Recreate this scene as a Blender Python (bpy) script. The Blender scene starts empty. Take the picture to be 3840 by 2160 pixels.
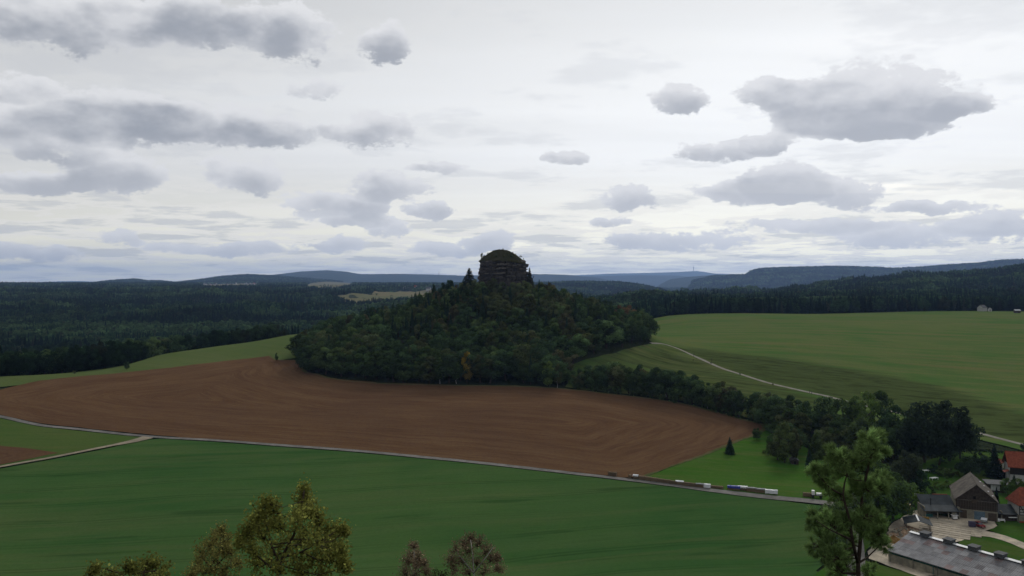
import bpy, bmesh, math, random
import numpy as np
from mathutils import Vector, Matrix
from mathutils.geometry import delaunay_2d_cdt
random.seed(11); R=math.radians
SC=bpy.context.scene; COL=SC.collection
F=3014.0; UC=1920.0; VH=1052.0          # focal length, principal column and eye-level row in the photograph's pixels
# ------------------------------------------------------------------ camera
cd=bpy.data.cameras.new('camera'); cam=bpy.data.objects.new('camera',cd); COL.objects.link(cam)
cam.location=(0,0,0); cam.rotation_euler=(R(90),0,0)
cd.sensor_width=36.0; cd.lens=36.0*F/3840.0; cd.shift_y=-28.0/3840.0; cd.clip_start=0.2; cd.clip_end=80000
SC.camera=cam
SC.view_settings.view_transform='Standard'; SC.view_settings.look='None'; SC.view_settings.gamma=1.0
SC.view_settings.exposure=0.0; SC.view_settings.use_curve_mapping=False
SC.render.engine='CYCLES'; SC.cycles.use_denoising=True
SC.cycles.max_bounces=4; SC.cycles.diffuse_bounces=2; SC.cycles.glossy_bounces=1; SC.cycles.transmission_bounces=2; SC.cycles.volume_bounces=0
# ------------------------------------------------------------------ sky: thin high overcast with loose low cumulus, sun veiled up and to the right
SUN_AZ,SUN_EL=R(24),R(34)
SUN=Vector((math.sin(SUN_AZ)*math.cos(SUN_EL),math.cos(SUN_AZ)*math.cos(SUN_EL),math.sin(SUN_EL)))
PUFFS=[ # (column, row, half width, half height, thickness) of each cumulus in the overview, turned into azimuth and elevation below
(150,50,200,66,1.05),(440,48,160,62,1.05),(720,80,130,66,.8),(975,108,58,42,.30),(790,222,68,26,.4),(95,330,185,62,1.1),(290,285,175,62,.75),
(580,320,235,46,1.1),(30,215,75,26,.6),(940,325,92,38,.8),(90,462,115,24,.7),(300,437,112,48,.75),
(620,440,108,46,.85),(985,466,92,29,.85),(1110,425,66,11,.6),(790,510,82,23,.6),(930,515,46,29,.65),(860,550,125,18,.6),(980,576,56,20,.65),
(1080,525,50,20,.6),(290,592,50,19,.65),(560,626,225,17,.6),(870,618,62,20,.55),(70,634,95,14,.55),
(1240,604,62,26,.4),(1130,626,100,18,.45),(1710,250,62,28,.75),(1920,232,58,30,.8),(2200,250,215,82,1.15),(2060,272,120,50,1.0),
(2160,318,165,28,1.0),(2400,272,66,20,.75),(1850,377,148,26,.9),(1940,360,50,22,.8),(1425,394,50,19,.65),(1900,482,148,30,.95),(1980,456,76,40,.9),
(2130,482,68,28,.8),(1580,498,62,27,.8),(1720,606,235,26,.5),(2310,592,240,30,.5),(2490,556,105,30,.5),(2010,566,205,18,.6),
(2320,520,140,14,.5),(1530,560,60,12,.45)]
def nn(nt,t,**kw):
    n=nt.nodes.new(t)
    for k,v in kw.items():
        if k.startswith('i_'): n.inputs[k[2:]].default_value=v
        else: setattr(n,k,v)
    return n
def mth(nt,op,a,b=None,c=None,clamp=False):
    n=nt.nodes.new('ShaderNodeMath'); n.operation=op; n.use_clamp=clamp
    for i,x in enumerate((a,b,c)):
        if x is None: continue
        if hasattr(x,'is_linked'): nt.links.new(x,n.inputs[i])
        else: n.inputs[i].default_value=x
    return n.outputs[0]
def vmt(nt,op,a,b=None,c=None):
    n=nt.nodes.new('ShaderNodeVectorMath'); n.operation=op
    for i,x in enumerate((a,b,c)):
        if x is None: continue
        if hasattr(x,'is_linked'): nt.links.new(x,n.inputs[i])
        else: n.inputs[i].default_value=x
    return n.outputs['Value'] if op in('DOT_PRODUCT','LENGTH') else n.outputs['Vector']
def mixc(nt,f,a,b,mode='MIX'):
    n=nt.nodes.new('ShaderNodeMix'); n.data_type='RGBA'; n.blend_type=mode
    for s,x in ((n.inputs[0],f),(n.inputs[6],a),(n.inputs[7],b)):
        if hasattr(x,'is_linked'): nt.links.new(x,s)
        else: s.default_value=x if isinstance(x,(int,float)) else (*x,1)[:4]
    return n.outputs[2]
def ramp(nt,x,lo,hi,a=0.0,b=1.0,kind='SMOOTHSTEP'):
    n=nt.nodes.new('ShaderNodeMapRange'); n.interpolation_type=kind; n.clamp=True
    nt.links.new(x,n.inputs[0])
    for i,v in ((1,lo),(2,hi),(3,a),(4,b)): n.inputs[i].default_value=v
    return n.outputs[0]
def noise(nt,vec,scale,detail=4,rough=.55,dist=0.0):
    n=nn(nt,'ShaderNodeTexNoise'); n.inputs['Scale'].default_value=scale; n.inputs['Detail'].default_value=detail
    n.inputs['Roughness'].default_value=rough; n.inputs['Distortion'].default_value=dist
    if vec is not None: nt.links.new(vec,n.inputs['Vector'])
    return n.outputs['Fac']
def build_world():
    w=bpy.data.worlds.new('World'); SC.world=w; w.use_nodes=True; nt=w.node_tree; nt.nodes.clear(); L=nt.links.new
    out=nn(nt,'ShaderNodeOutputWorld'); tc=nn(nt,'ShaderNodeTexCoord'); d=vmt(nt,'NORMALIZE',tc.outputs['Generated'])
    sp=nn(nt,'ShaderNodeSeparateXYZ'); L(d,sp.inputs[0]); dx,dy,dz=sp.outputs
    az=mth(nt,'ARCTAN2',dx,dy); el=mth(nt,'ARCSINE',dz)
    # billow noise in sky directions, flattened
    dv=vmt(nt,'MULTIPLY',d,(1,1,1.7))
    n1=noise(nt,dv,11,4,.55); n2=noise(nt,dv,40,5,.7)
    # wobble of the outlines
    w1=mth(nt,'SUBTRACT',noise(nt,dv,19,3,.6),.5)
    cb=nn(nt,'ShaderNodeCombineXYZ'); L(mth(nt,'MULTIPLY_ADD',w1,.055,az),cb.inputs[0]); L(mth(nt,'MULTIPLY_ADD',w1,-.02,el),cb.inputs[1])
    p=cb.outputs[0]; acc=None; pk=p
    for i,(u,v,rx,ry,th) in enumerate(PUFFS):
        U=u*1.4907; V=v*1.4907; a=math.atan((U-UC)/F); e=math.atan((VH-V)/F*math.cos(a)); k=1.4907/F
        g=1.2 if rx>100 else 1.5; ix=1/(rx*k*g); iy=1/(ry*k*(g+.1))
        if i%9==8: pk=vmt(nt,'MULTIPLY_ADD',acc,(1e-9,)*3,p)
        q=vmt(nt,'MULTIPLY_ADD',pk,(ix,iy,0),(-a*ix,-e*iy,1.0))
        w=mth(nt,'SUBTRACT',2.0,vmt(nt,'DOT_PRODUCT',q,q),clamp=True)
        sc=vmt(nt,'SCALE',q); L(mth(nt,'MULTIPLY',w,.66+.34*th) if th<.7 else w,sc.node.inputs['Scale'])
        acc=sc if acc is None else vmt(nt,'ADD',acc,sc)
    s=nn(nt,'ShaderNodeSeparateXYZ'); L(acc,s.inputs[0]); m=s.outputs[2]
    yy=mth(nt,'DIVIDE',s.outputs[1],mth(nt,'MAXIMUM',m,.05))          # -1 at the base of a cloud, +1 at its crown
    nb=mth(nt,'ADD',mth(nt,'MULTIPLY',mth(nt,'SUBTRACT',n1,.5),1.0),mth(nt,'MULTIPLY',mth(nt,'SUBTRACT',n2,.5),1.55))
    den=mth(nt,'ADD',mth(nt,'MINIMUM',m,1.1),mth(nt,'MULTIPLY',nb,ramp(nt,m,0.0,.25)))
    alpha=ramp(nt,den,.31,.60,0,.97)
    # flat sheets of far cloud, foreshortened towards the horizon
    fl=nn(nt,'ShaderNodeCombineXYZ'); zz=mth(nt,'ADD',mth(nt,'MAXIMUM',dz,0.0),.07)
    L(mth(nt,'DIVIDE',dx,zz),fl.inputs[0]); L(mth(nt,'DIVIDE',dy,zz),fl.inputs[1])
    f1=noise(nt,fl.outputs[0],.95,5,.62); f2=noise(nt,vmt(nt,'MULTIPLY',fl.outputs[0],(.35,1.3,1)),.42,4,.6)
    # veil: brighter towards the hidden sun
    gl=mth(nt,'MAXIMUM',vmt(nt,'DOT_PRODUCT',d,tuple(SUN)),0.0)
    g3=mth(nt,'POWER',gl,4.0)
    vb=mth(nt,'MULTIPLY',mth(nt,'MULTIPLY_ADD',g3,.54,.685),mth(nt,'MULTIPLY',ramp(nt,el,.13,.40,1.0,.70),ramp(nt,el,0,.13,1.40,1.0)))
    vb=mth(nt,'MULTIPLY',vb,mth(nt,'MULTIPLY_ADD',mth(nt,'SUBTRACT',f2,.5),.42,1.0))
    vc=nn(nt,'ShaderNodeCombineXYZ'); L(mth(nt,'MULTIPLY',vb,ramp(nt,el,0,.16,1.05,.985)),vc.inputs[0]); L(vb,vc.inputs[1]); L(mth(nt,'MULTIPLY',vb,ramp(nt,el,0,.16,.79,1.01)),vc.inputs[2])
    # low bank of small clouds
    bank=mth(nt,'MULTIPLY',ramp(nt,f1,.505,.60),ramp(nt,el,.02,.17,.72,.26))
    col=mixc(nt,bank,vc.outputs[0],(.57,.585,.62))
    bright=mth(nt,'MULTIPLY',mth(nt,'MULTIPLY',ramp(nt,f1,.44,.50),ramp(nt,f1,.56,.51)),ramp(nt,el,.02,.15,.75,.05))
    col=mixc(nt,bright,col,(.93,.90,.85))
    # cumulus: shaded from below, lit rims
    k=mth(nt,'MULTIPLY_ADD',yy,-.62,.30)
    k=mth(nt,'ADD',k,mth(nt,'MULTIPLY',mth(nt,'SUBTRACT',n1,.5),1.3))
    k=mth(nt,'ADD',k,mth(nt,'MULTIPLY',mth(nt,'SUBTRACT',n2,.5),-.9))
    k=mth(nt,'ADD',k,ramp(nt,den,.45,1.35,-.12,.55,'LINEAR'))
    tone=mth(nt,'MULTIPLY',ramp(nt,k,-.05,1.05),ramp(nt,el,.02,.20,.42,1.0))
    ccol=mixc(nt,tone,(.78,.785,.80),(.295,.32,.37))
    ccol=mixc(nt,mth(nt,'MULTIPLY',g3,.35),ccol,(.85,.86,.9))
    col=mixc(nt,alpha,col,ccol)
    veil=nn(nt,'ShaderNodeBackground'); L(col,veil.inputs[0]); veil.inputs[1].default_value=1.0
    sky=nn(nt,'ShaderNodeTexSky'); sky.sky_type='NISHITA'; sky.sun_disc=False; sky.sun_elevation=SUN_EL; sky.sun_rotation=SUN_AZ
    sky.altitude=350; sky.dust_density=2.0
    blue=nn(nt,'ShaderNodeBackground'); L(sky.outputs[0],blue.inputs[0]); blue.inputs[1].default_value=.10
    # thin slits where the clear sky shows between the veils
    slit=mth(nt,'MULTIPLY',ramp(nt,f2,.56,.70),mth(nt,'MULTIPLY',ramp(nt,el,.03,.11),ramp(nt,el,.30,.16)))
    cover=mth(nt,'MAXIMUM',alpha,mth(nt,'SUBTRACT',1.0,mth(nt,'MULTIPLY',slit,.55)))
    mx=nn(nt,'ShaderNodeMixShader'); L(cover,mx.inputs[0]); L(blue.outputs[0],mx.inputs[1]); L(veil.outputs[0],mx.inputs[2])
    L(mx.outputs[0],out.inputs[0]); SC.world.cycles.sampling_method='MANUAL'; SC.world.cycles.sample_map_resolution=512
build_world()
sl=bpy.data.lights.new('sun','SUN'); sl.energy=1.5; sl.angle=R(14); sl.color=(1,.96,.9)
so=bpy.data.objects.new('sun',sl); COL.objects.link(so); so.rotation_euler=(-SUN).to_track_quat('-Z','Y').to_euler(); so.location=SUN*900
# ---------------------------------------------------------------- terrain (camera eye at z = 0)
def sm(a,b,x):
    t=np.clip((x-a)/(b-a),0,1); return t*t*(3-2*t)
CP=[(0,1562,66),(-500,1500,62),(570,1640,72),(1300,1690,75),(2200,1780,79),(2650,1830,80.5),(3050,1880,82),
 (0,2160,80),(1000,2160,82),(1920,2160,82.5),(3000,2160,84),(600,1900,78),(1600,1950,80),(2500,2000,82.5),
 (1200,1520,69),(600,1480,65.5),(1420,1435,63),(2000,1446,64.5),(2400,1490,68),(2850,1595,75),(2000,1600,72),
 (600,1385,58),(1000,1341,57),(1130,1370,58),(0,1412,58),(0,1460,60.5),(-500,1430,57),(430,1392,58.2),(480,1364,58),(600,1331,57),(800,1301,54.5),(1000,1272,52),(1110,1256,50.5),
 (2470,1290,52),(2640,1350,57),(2850,1430,64),(3080,1480,68),(2600,1460,65),(2500,1186,42),(3000,1176,41),(3500,1165,38),(3840,1172,38),(4300,1172,38),
 (3400,1350,57.5),(3840,1500,70),(3840,1260,48),(3000,1300,52),(4400,1400,60),(3500,1640,76),(3700,1700,77.5),(3300,1560,73),
 (3600,1945,82),(3840,1870,81),(3400,2000,83),(3840,2160,84),(3150,1750,80),(2900,1680,78),(4400,1900,82)]
XP=[(-380,545,82),(-335,600,80),(-420,640,92),(-335,690,85),(-330,800,96),(-280,800,90),(-255,850,90),(-200,900,93),(-120,900,95),(-200,1100,97),(-600,700,95),(-500,450,62),
 (-7,640,57),(100,760,55),(0,850,75),(0,1100,85),(120,1000,60),(190,1080,43),(420,1120,42),(700,1150,40),(900,800,48),(300,1300,44),(600,1350,40),
 (0,150,66),(-150,150,65),(150,150,67),(-300,200,72),(300,200,74),(0,100,49),(-100,100,48),(100,100,50),(60,60,34),(-60,60,33),(0,60,32),
 (0,25,17),(-25,25,17),(25,25,17),(0,12,10),(-12,12,10),(12,12,10),(-60,20,18),(60,20,18)]
def _cps():
    P=[];Z=[]
    for u,v,d in CP:
        Y=F*d/(v-VH); P.append(((u-UC)/F*Y,Y)); Z.append(-d)
    for x,y,d in XP: P.append((x,y)); Z.append(-d)
    return np.array(P,float),np.array(Z,float)
_P,_Z=_cps()
def _k(r): return r                                    # linear kernel: no overshoot
def _solve():
    n=len(_P); d=np.linalg.norm(_P[:,None]-_P[None],axis=2)
    A=np.zeros((n+1,n+1)); A[:n,:n]=np.sqrt(d*d+15**2); A[:n,n]=1; A[n,:n]=1
    A[np.arange(n),np.arange(n)]-=0.3
    return np.linalg.solve(A,np.append(_Z,0))
_W=_solve()
def rbf(x,y):
    x=np.atleast_1d(x).astype(float); y=np.atleast_1d(y).astype(float); out=np.empty(x.shape); n=len(_P)
    xf=x.ravel(); yf=y.ravel(); o=np.empty(xf.shape)
    for i in range(0,len(xf),20000):
        dx=xf[i:i+20000,None]-_P[:,0]; dy=yf[i:i+20000,None]-_P[:,1]
        o[i:i+20000]=np.sqrt(dx*dx+dy*dy+15**2)@_W[:n]+_W[n]
    return o.reshape(x.shape)
HX,HY=-7.5,642.0
HR=[0,16,22,45,70,105,130,150,175]; HH=[45,45,44,36.5,28.5,14,5.5,1.2,0]
_hr=np.linspace(0,200,401); _hh=np.interp(_hr,HR,HH); _hh=np.convolve(np.pad(_hh,15,'edge'),np.ones(31)/31,'valid')
def bump(x,y): return np.interp(np.hypot(x-HX,(y-HY)),_hr,_hh)
_rng=np.random.RandomState(5); _ns=[(_rng.uniform(0,6.28),_rng.uniform(0,6.28),_rng.uniform(.7,1.4)) for _ in range(24)]
def fbm(x,y,L):
    s=0
    for i,(a,p,k) in enumerate(_ns):
        l=L/(1.0+i*0.35); s=s+np.sin((x*math.cos(a)+y*math.sin(a))*6.283/l*k+p+np.sin((x*math.sin(a*2)-y*math.cos(a*2))*4.1/L+p))/(1+i*.35)
    return s*0.35
RIDGES=[ # depth, front width, back width, [(u,v)...]
 (29000,6000,4000,[(-600,1062),(0,1066),(50,1066),(177,1056),(298,1053),(363,1057),(520,1056),(700,1056),(900,1056),(1500,1045),(2000,1035),(2200,1030),(2290,1026),(2400,1024),(2484,1022),(2540,1020),(2601,1016),(2635,1018),(2680,1026),(2900,1030),(4400,1030)]),
 (20500,4500,3500,[(2000,1040),(2300,1034),(2400,1032),(2540,1033),(2640,1045),(2750,1080)]),
 (9500,3000,2500,[(-600,1066),(300,1066),(419,1052),(505,1046),(555,1053),(600,1053),(656,1059),(747,1049),(830,1037),(924,1030),(1024,1034),(1100,1040),(1250,1052),(1400,1070)]),
 (15000,3500,3500,[(600,1080),(850,1060),(960,1036),(1035,1029),(1130,1018),(1226,1013),(1300,1019),(1350,1028),(1500,1027),(1600,1029),(1740,1034),(1900,1030),(1993,1027),(2120,1030),(2250,1042),(2290,1054),(2330,1085)]),
 (5000,1400,1000,[(1900,1066),(2150,1056),(2302,1057),(2393,1064),(2472,1080),(2526,1104),(2560,1130)]),
 (13500,2600,2500,[(2430,1110),(2467,1070),(2512,1047),(2584,1037),(2680,1030),(2800,1028),(3000,1028),(4400,1020)]),
 (8600,1500,2200,[(2540,1120),(2580,1085),(2600,1052),(2680,1034),(2797,1029),(2820,1014),(2836,1009),(2937,1002),(3032,1001),(3127,998),(3227,1000),(3367,1007),(3518,996),(3663,986),(3764,974),(3840,973),(4000,968),(4500,960)]),
 (2700,1600,800,[(2350,1130),(2568,1104),(2791,1094),(3015,1076),(3127,1058),(3238,1044),(3462,1030),(3630,1021),(3840,992),(4000,980),(4500,960)]),
]
BL=[(0,-97),(1300,-96),(1700,-82),(2300,-64),(3000,-55),(3800,-46),(5000,-37),(7000,-42),(10000,-50),(34000,-300)]
BR=[(0,-43),(1400,-44),(2200,-60),(3500,-110),(6000,-120),(10000,-100),(34000,-300)]
def zfar(x,y):
    r=np.maximum(y,1.0); s=x/r
    L=np.interp(r,*zip(*BL)); R=np.interp(r,*zip(*BR)); b=L+(R-L)*sm(-0.02,0.17,s)
    z=b.copy(); uu=UC+s*F
    for D,wf,wb,pts in RIDGES:
        pu,pv=zip(*pts); v=np.interp(uu,pu,pv); zr=(VH-v)/F*D-(15 if D<9600 else 0)
        sh=np.where(y<D,sm(D-wf,D,y),1-sm(D,D+wb,y))
        ends=sm(pu[0]-150,pu[0],uu)*(1-sm(pu[-1],pu[-1]+150,uu))
        z=np.maximum(z,b+(zr-b)*sh*ends)
    am=np.clip((y-900)/900,0,1)*np.clip((5200-y)/2500,.25,1)
    return z+(fbm(x,y,900)*15+fbm(x+300,y*1.6,330)*9)*am
def height(x,y):
    x=np.asarray(x,float); y=np.asarray(y,float)
    n=rbf(x,y)+bump(x,y)+(fbm(x,y*1.5,260)*7)*sm(0,1,(y-(700+np.clip(x+250,0,300)*.7))/160)*(1-sm(-60,60,x))
    w=sm(1050,1450,y)
    front=n+(zfar(x,y)-n)*w if np.any(w>0) else n
    # the rock platform the camera stands on, and plain country behind it
    d=np.hypot(x,y)
    top=-1.7+0*d
    front=np.where(d<14,top+(front-top)*sm(2.2,14,d),front)
    back=-60-35*sm(150,900,d)
    bw=sm(10,-160,y)*sm(15,60,d)
    return front+(back-front)*bw
_T=np.geomspace(60,31000,1150)
def hit(u,v):
    T=_T
    for k in range(2):
        zr=(VH-v)/F*T; h=height((u-UC)/F*T,T); b=np.nonzero(h>zr)[0]
        if len(b)==0: return None
        i=max(b[0],1)
        if k==0: T=np.linspace(T[i-1],T[i],25)
    a0=zr[i-1]-h[i-1]; a1=zr[i]-h[i]; t=T[i-1]+(T[i]-T[i-1])*a0/(a0-a1)
    return ((u-UC)/F*t,t)
# ------------------------------------------------------------------ helpers
def gz(x,y): return float(height(np.array([x],float),np.array([y],float))[0])
def pt(u,v):
    h=hit(u,v); return (float(h[0]),float(h[1]))
def pt3(u,v):
    x,y=pt(u,v); return Vector((x,y,gz(x,y)))
def tag(o,label=None,cat=None,group=None,kind=None):
    if label: o['label']=label
    if cat: o['category']=cat
    if group: o['group']=group
    if kind: o['kind']=kind
    return o
def link(name,me,parent=None,loc=None,rot=None,scale=None):
    o=bpy.data.objects.new(name,me); COL.objects.link(o)
    if parent is not None: o.parent=parent
    if loc is not None: o.location=loc
    if rot is not None: o.rotation_euler=rot
    if scale is not None: o.scale=scale
    return o
def thing(name,loc,rz,label,cat,group=None):
    return tag(link(name,None,None,loc,(0,0,rz)),label,cat,group)
class MB:
    def __init__(s): s.v=[]; s.f=[]
    def add(s,vs,fs):
        o=len(s.v); s.v+= [tuple(v) for v in vs]; s.f+=[tuple(i+o for i in f) for f in fs]; return s
    def box(s,c,d,rz=0,rx=0,ry=0):
        x,y,z=d[0]/2,d[1]/2,d[2]/2
        M=Matrix.Translation(c)@Matrix.Rotation(rz,4,'Z')@Matrix.Rotation(ry,4,'Y')@Matrix.Rotation(rx,4,'X')
        vs=[M@Vector(p) for p in ((-x,-y,-z),(x,-y,-z),(x,y,-z),(-x,y,-z),(-x,-y,z),(x,-y,z),(x,y,z),(-x,y,z))]
        return s.add(vs,[(0,3,2,1),(4,5,6,7),(0,1,5,4),(1,2,6,5),(2,3,7,6),(3,0,4,7)])
    def tube(s,pts,rad,n=6,cap=True):
        pts=[Vector(p) for p in pts]
        if not hasattr(rad,'__len__'): rad=[rad]*len(pts)
        vs=[];fs=[]
        for i,p in enumerate(pts):
            t=(pts[min(i+1,len(pts)-1)]-pts[max(i-1,0)]).normalized()
            a=t.orthogonal().normalized() if i==0 else (a-t*a.dot(t)).normalized()
            b=t.cross(a)
            vs+=[p+(a*math.cos(k*6.28319/n)+b*math.sin(k*6.28319/n))*rad[i] for k in range(n)]
        for i in range(len(pts)-1):
            for k in range(n):
                fs.append((i*n+k,i*n+(k+1)%n,(i+1)*n+(k+1)%n,(i+1)*n+k))
        if cap: fs+=[tuple(range(n-1,-1,-1)),tuple(range((len(pts)-1)*n,len(pts)*n))]
        return s.add(vs,fs)
    def prism(s,poly,y0,y1):           # polygon in x,z extruded along y
        n=len(poly); vs=[(x,y0,z) for x,z in poly]+[(x,y1,z) for x,z in poly]
        return s.add(vs,[tuple(range(n)),tuple(range(2*n-1,n-1,-1))]+[((k+1)%n,k,n+k,n+(k+1)%n) for k in range(n)])
    def mesh(s,name,mat,smooth=False):
        me=bpy.data.meshes.new(name); me.from_pydata(s.v,[],s.f); 
        if mat: me.materials.append(mat)
        if smooth: me.polygons.foreach_set('use_smooth',[True]*len(me.polygons))
        me.update(); return me
    def obj(s,name,mat,parent=None,loc=None,rot=None,smooth=False): return link(name,s.mesh(name,mat,smooth),parent,loc,rot)
def npmesh(name,co,quads,mat,shade=None,smooth=False):
    me=bpy.data.meshes.new(name); nv=len(co); k=quads.shape[1]; nf=len(quads)
    me.vertices.add(nv); me.vertices.foreach_set('co',np.ascontiguousarray(co,np.float32).ravel())
    me.loops.add(nf*k); me.loops.foreach_set('vertex_index',quads.astype(np.int32).ravel())
    me.polygons.add(nf); me.polygons.foreach_set('loop_start',np.arange(0,nf*k,k,dtype=np.int32))
    if smooth: me.polygons.foreach_set('use_smooth',np.ones(nf,bool))
    me.update(calc_edges=True)
    if shade is not None:
        a=me.attributes.new('shade','FLOAT','POINT'); a.data.foreach_set('value',np.ascontiguousarray(shade,np.float32))
    if mat: me.materials.append(mat)
    return me
# ------------------------------------------------------------------ materials
def newmat(name):
    m=bpy.data.materials.new(name); m.use_nodes=True; nt=m.node_tree; nt.nodes.clear()
    out=nn(nt,'ShaderNodeOutputMaterial'); b=nn(nt,'ShaderNodeBsdfPrincipled'); nt.links.new(b.outputs[0],out.inputs[0])
    b.inputs['Roughness'].default_value=.85; b.inputs['Specular IOR Level'].default_value=.2
    return m,nt,b
def pos(nt,scale=(1,1,1),rz=0.0):
    g=nn(nt,'ShaderNodeNewGeometry'); mp=nn(nt,'ShaderNodeMapping'); mp.vector_type='TEXTURE' if 0 else 'POINT'
    mp.inputs['Rotation'].default_value=(0,0,rz); mp.inputs['Scale'].default_value=scale
    # rotate first, then stretch
    r=nn(nt,'ShaderNodeVectorRotate'); r.rotation_type='Z_AXIS'; r.inputs['Angle'].default_value=rz
    nt.links.new(g.outputs['Position'],r.inputs['Vector'])
    return vmt(nt,'MULTIPLY',r.outputs[0],scale)
def plain(name,col,var=.25,scale=1.5,rough=.8,spec=.25,col2=None,metal=0.0,local=True):
    m,nt,b=newmat(name); 
    if local: t=nn(nt,'ShaderNodeTexCoord').outputs['Object']
    else: t=nn(nt,'ShaderNodeNewGeometry').outputs['Position']
    n1=noise(nt,t,scale,5,.65); n2=noise(nt,t,scale*6,3,.6)
    a=tuple(c*(1-var) for c in col); c2=tuple(min(1,c*(1+var)) for c in (col2 or col))
    c=mixc(nt,ramp(nt,n1,.3,.7),a,c2); c=mixc(nt,ramp(nt,n2,.35,.75,0,.35),c,tuple(x*.55 for x in col))
    nt.links.new(c,b.inputs['Base Color']); b.inputs['Roughness'].default_value=rough; b.inputs['Specular IOR Level'].default_value=spec; b.inputs['Metallic'].default_value=metal
    return m
def tinted(name,col,var=.2,scale=2.0,rough=.8):     # colour multiplied by the object's own "tint"
    m,nt,b=newmat(name); at=nn(nt,'ShaderNodeAttribute'); at.attribute_type='INSTANCER'; at.attribute_name='tint'
    n1=noise(nt,nn(nt,'ShaderNodeNewGeometry').outputs['Position'],scale,5,.7)
    k=ramp(nt,n1,.25,.75,1-var,1+var,'LINEAR')
    c=mixc(nt,1.0,at.outputs['Color'],col,'MULTIPLY'); c=vmt(nt,'SCALE',c); sc=c.node; nt.links.new(k,sc.inputs['Scale'])
    nt.links.new(c,b.inputs['Base Color']); b.inputs['Roughness'].default_value=rough
    return m
def foliage_mat(name,trans=.2):
    m,nt,b=newmat(name); at=nn(nt,'ShaderNodeAttribute'); at.attribute_type='INSTANCER'; at.attribute_name='tint'
    sh=nn(nt,'ShaderNodeAttribute'); sh.attribute_type='GEOMETRY'; sh.attribute_name='shade'
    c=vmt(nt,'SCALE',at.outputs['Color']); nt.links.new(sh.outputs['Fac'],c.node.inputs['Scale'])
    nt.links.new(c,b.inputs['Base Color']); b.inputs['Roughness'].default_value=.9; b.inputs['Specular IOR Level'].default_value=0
    if trans:
        t=nn(nt,'ShaderNodeBsdfTranslucent'); nt.links.new(c,t.inputs[0]); x=nn(nt,'ShaderNodeMixShader'); x.inputs[0].default_value=trans
        o=[n for n in nt.nodes if n.type=='OUTPUT_MATERIAL'][0]; nt.links.new(b.outputs[0],x.inputs[1]); nt.links.new(t.outputs[0],x.inputs[2]); nt.links.new(x.outputs[0],o.inputs[0])
    return m
def grass_mat(name,c1,c2,c3,ang,streak=.35,dry=None,dryamt=.3,scale=1.0,tram=0.0,k=1.0,rough=None):
    c1,c2,c3=[tuple(x*k for x in c) for c in (c1,c2,c3)]; dry=tuple(x*k for x in dry) if dry else None
    m,nt,b=newmat(name)
    p0=pos(nt); ps=pos(nt,(.012*scale,.11*scale,.02),ang); pf=pos(nt,(.05*scale,.8*scale,.1),ang)
    big=noise(nt,p0,.012*scale,5,.6,.5); st=noise(nt,ps,1.0,5,.6,.3); fine=noise(nt,pf,1.0,4,.65); gr=noise(nt,p0,.9,3,.7)
    c=mixc(nt,ramp(nt,big,.34,.66),c1,c2)
    c=mixc(nt,ramp(nt,st,.42,.68,0,streak),c,c3)
    c=mixc(nt,ramp(nt,fine,.50,.74,0,streak*.9),c,tuple(x*.55 for x in c1))
    if dry: c=mixc(nt,mth(nt,'MULTIPLY',ramp(nt,noise(nt,ps,.7,6,.62,.9),.48,.66),dryamt),c,dry)
    c=mixc(nt,ramp(nt,gr,.3,.8,0,.3),c,tuple(x*.5 for x in c2))
    if rough is not None:
        sa=nn(nt,'ShaderNodeAttribute'); sa.attribute_name='shade'; e=mth(nt,'ADD',sa.outputs['Fac'],mth(nt,'MULTIPLY',mth(nt,'SUBTRACT',noise(nt,ps,1.6,6,.7,.6),.5),1.5))
        rc=mixc(nt,ramp(nt,noise(nt,pos(nt,(.05,.2,.1),ang),1.0,6,.72,.4),.40,.64),rough,tuple(x*.55 for x in rough)); c=mixc(nt,ramp(nt,e,.15,.75),c,rc)
    if tram:
        sp=nn(nt,'ShaderNodeSeparateXYZ'); nt.links.new(pos(nt,(1,1,1),ang),sp.inputs[0]); wob=noise(nt,p0,.01,2,.5)
        y=mth(nt,'MULTIPLY',mth(nt,'MULTIPLY_ADD',wob,14.0,sp.outputs[1]),1/tram)
        f=mth(nt,'ABSOLUTE',mth(nt,'SUBTRACT',mth(nt,'FRACT',y),.5)); tr=mth(nt,'ABSOLUTE',mth(nt,'SUBTRACT',f,.055))
        c=mixc(nt,mth(nt,'MULTIPLY',ramp(nt,tr,.035,.012),ramp(nt,noise(nt,ps,.6,3,.6),.35,.6,.08,.42)),c,tuple(x*.5 for x in c1))
        c=mixc(nt,ramp(nt,noise(nt,pos(nt,(.02,.16,.1),ang),1.0,2,.5),.63,.72,0,.5),c,tuple(x*.55 for x in c1))
    nt.links.new(c,b.inputs['Base Color']); b.inputs['Specular IOR Level'].default_value=0; b.inputs['Roughness'].default_value=1
    return m
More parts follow.
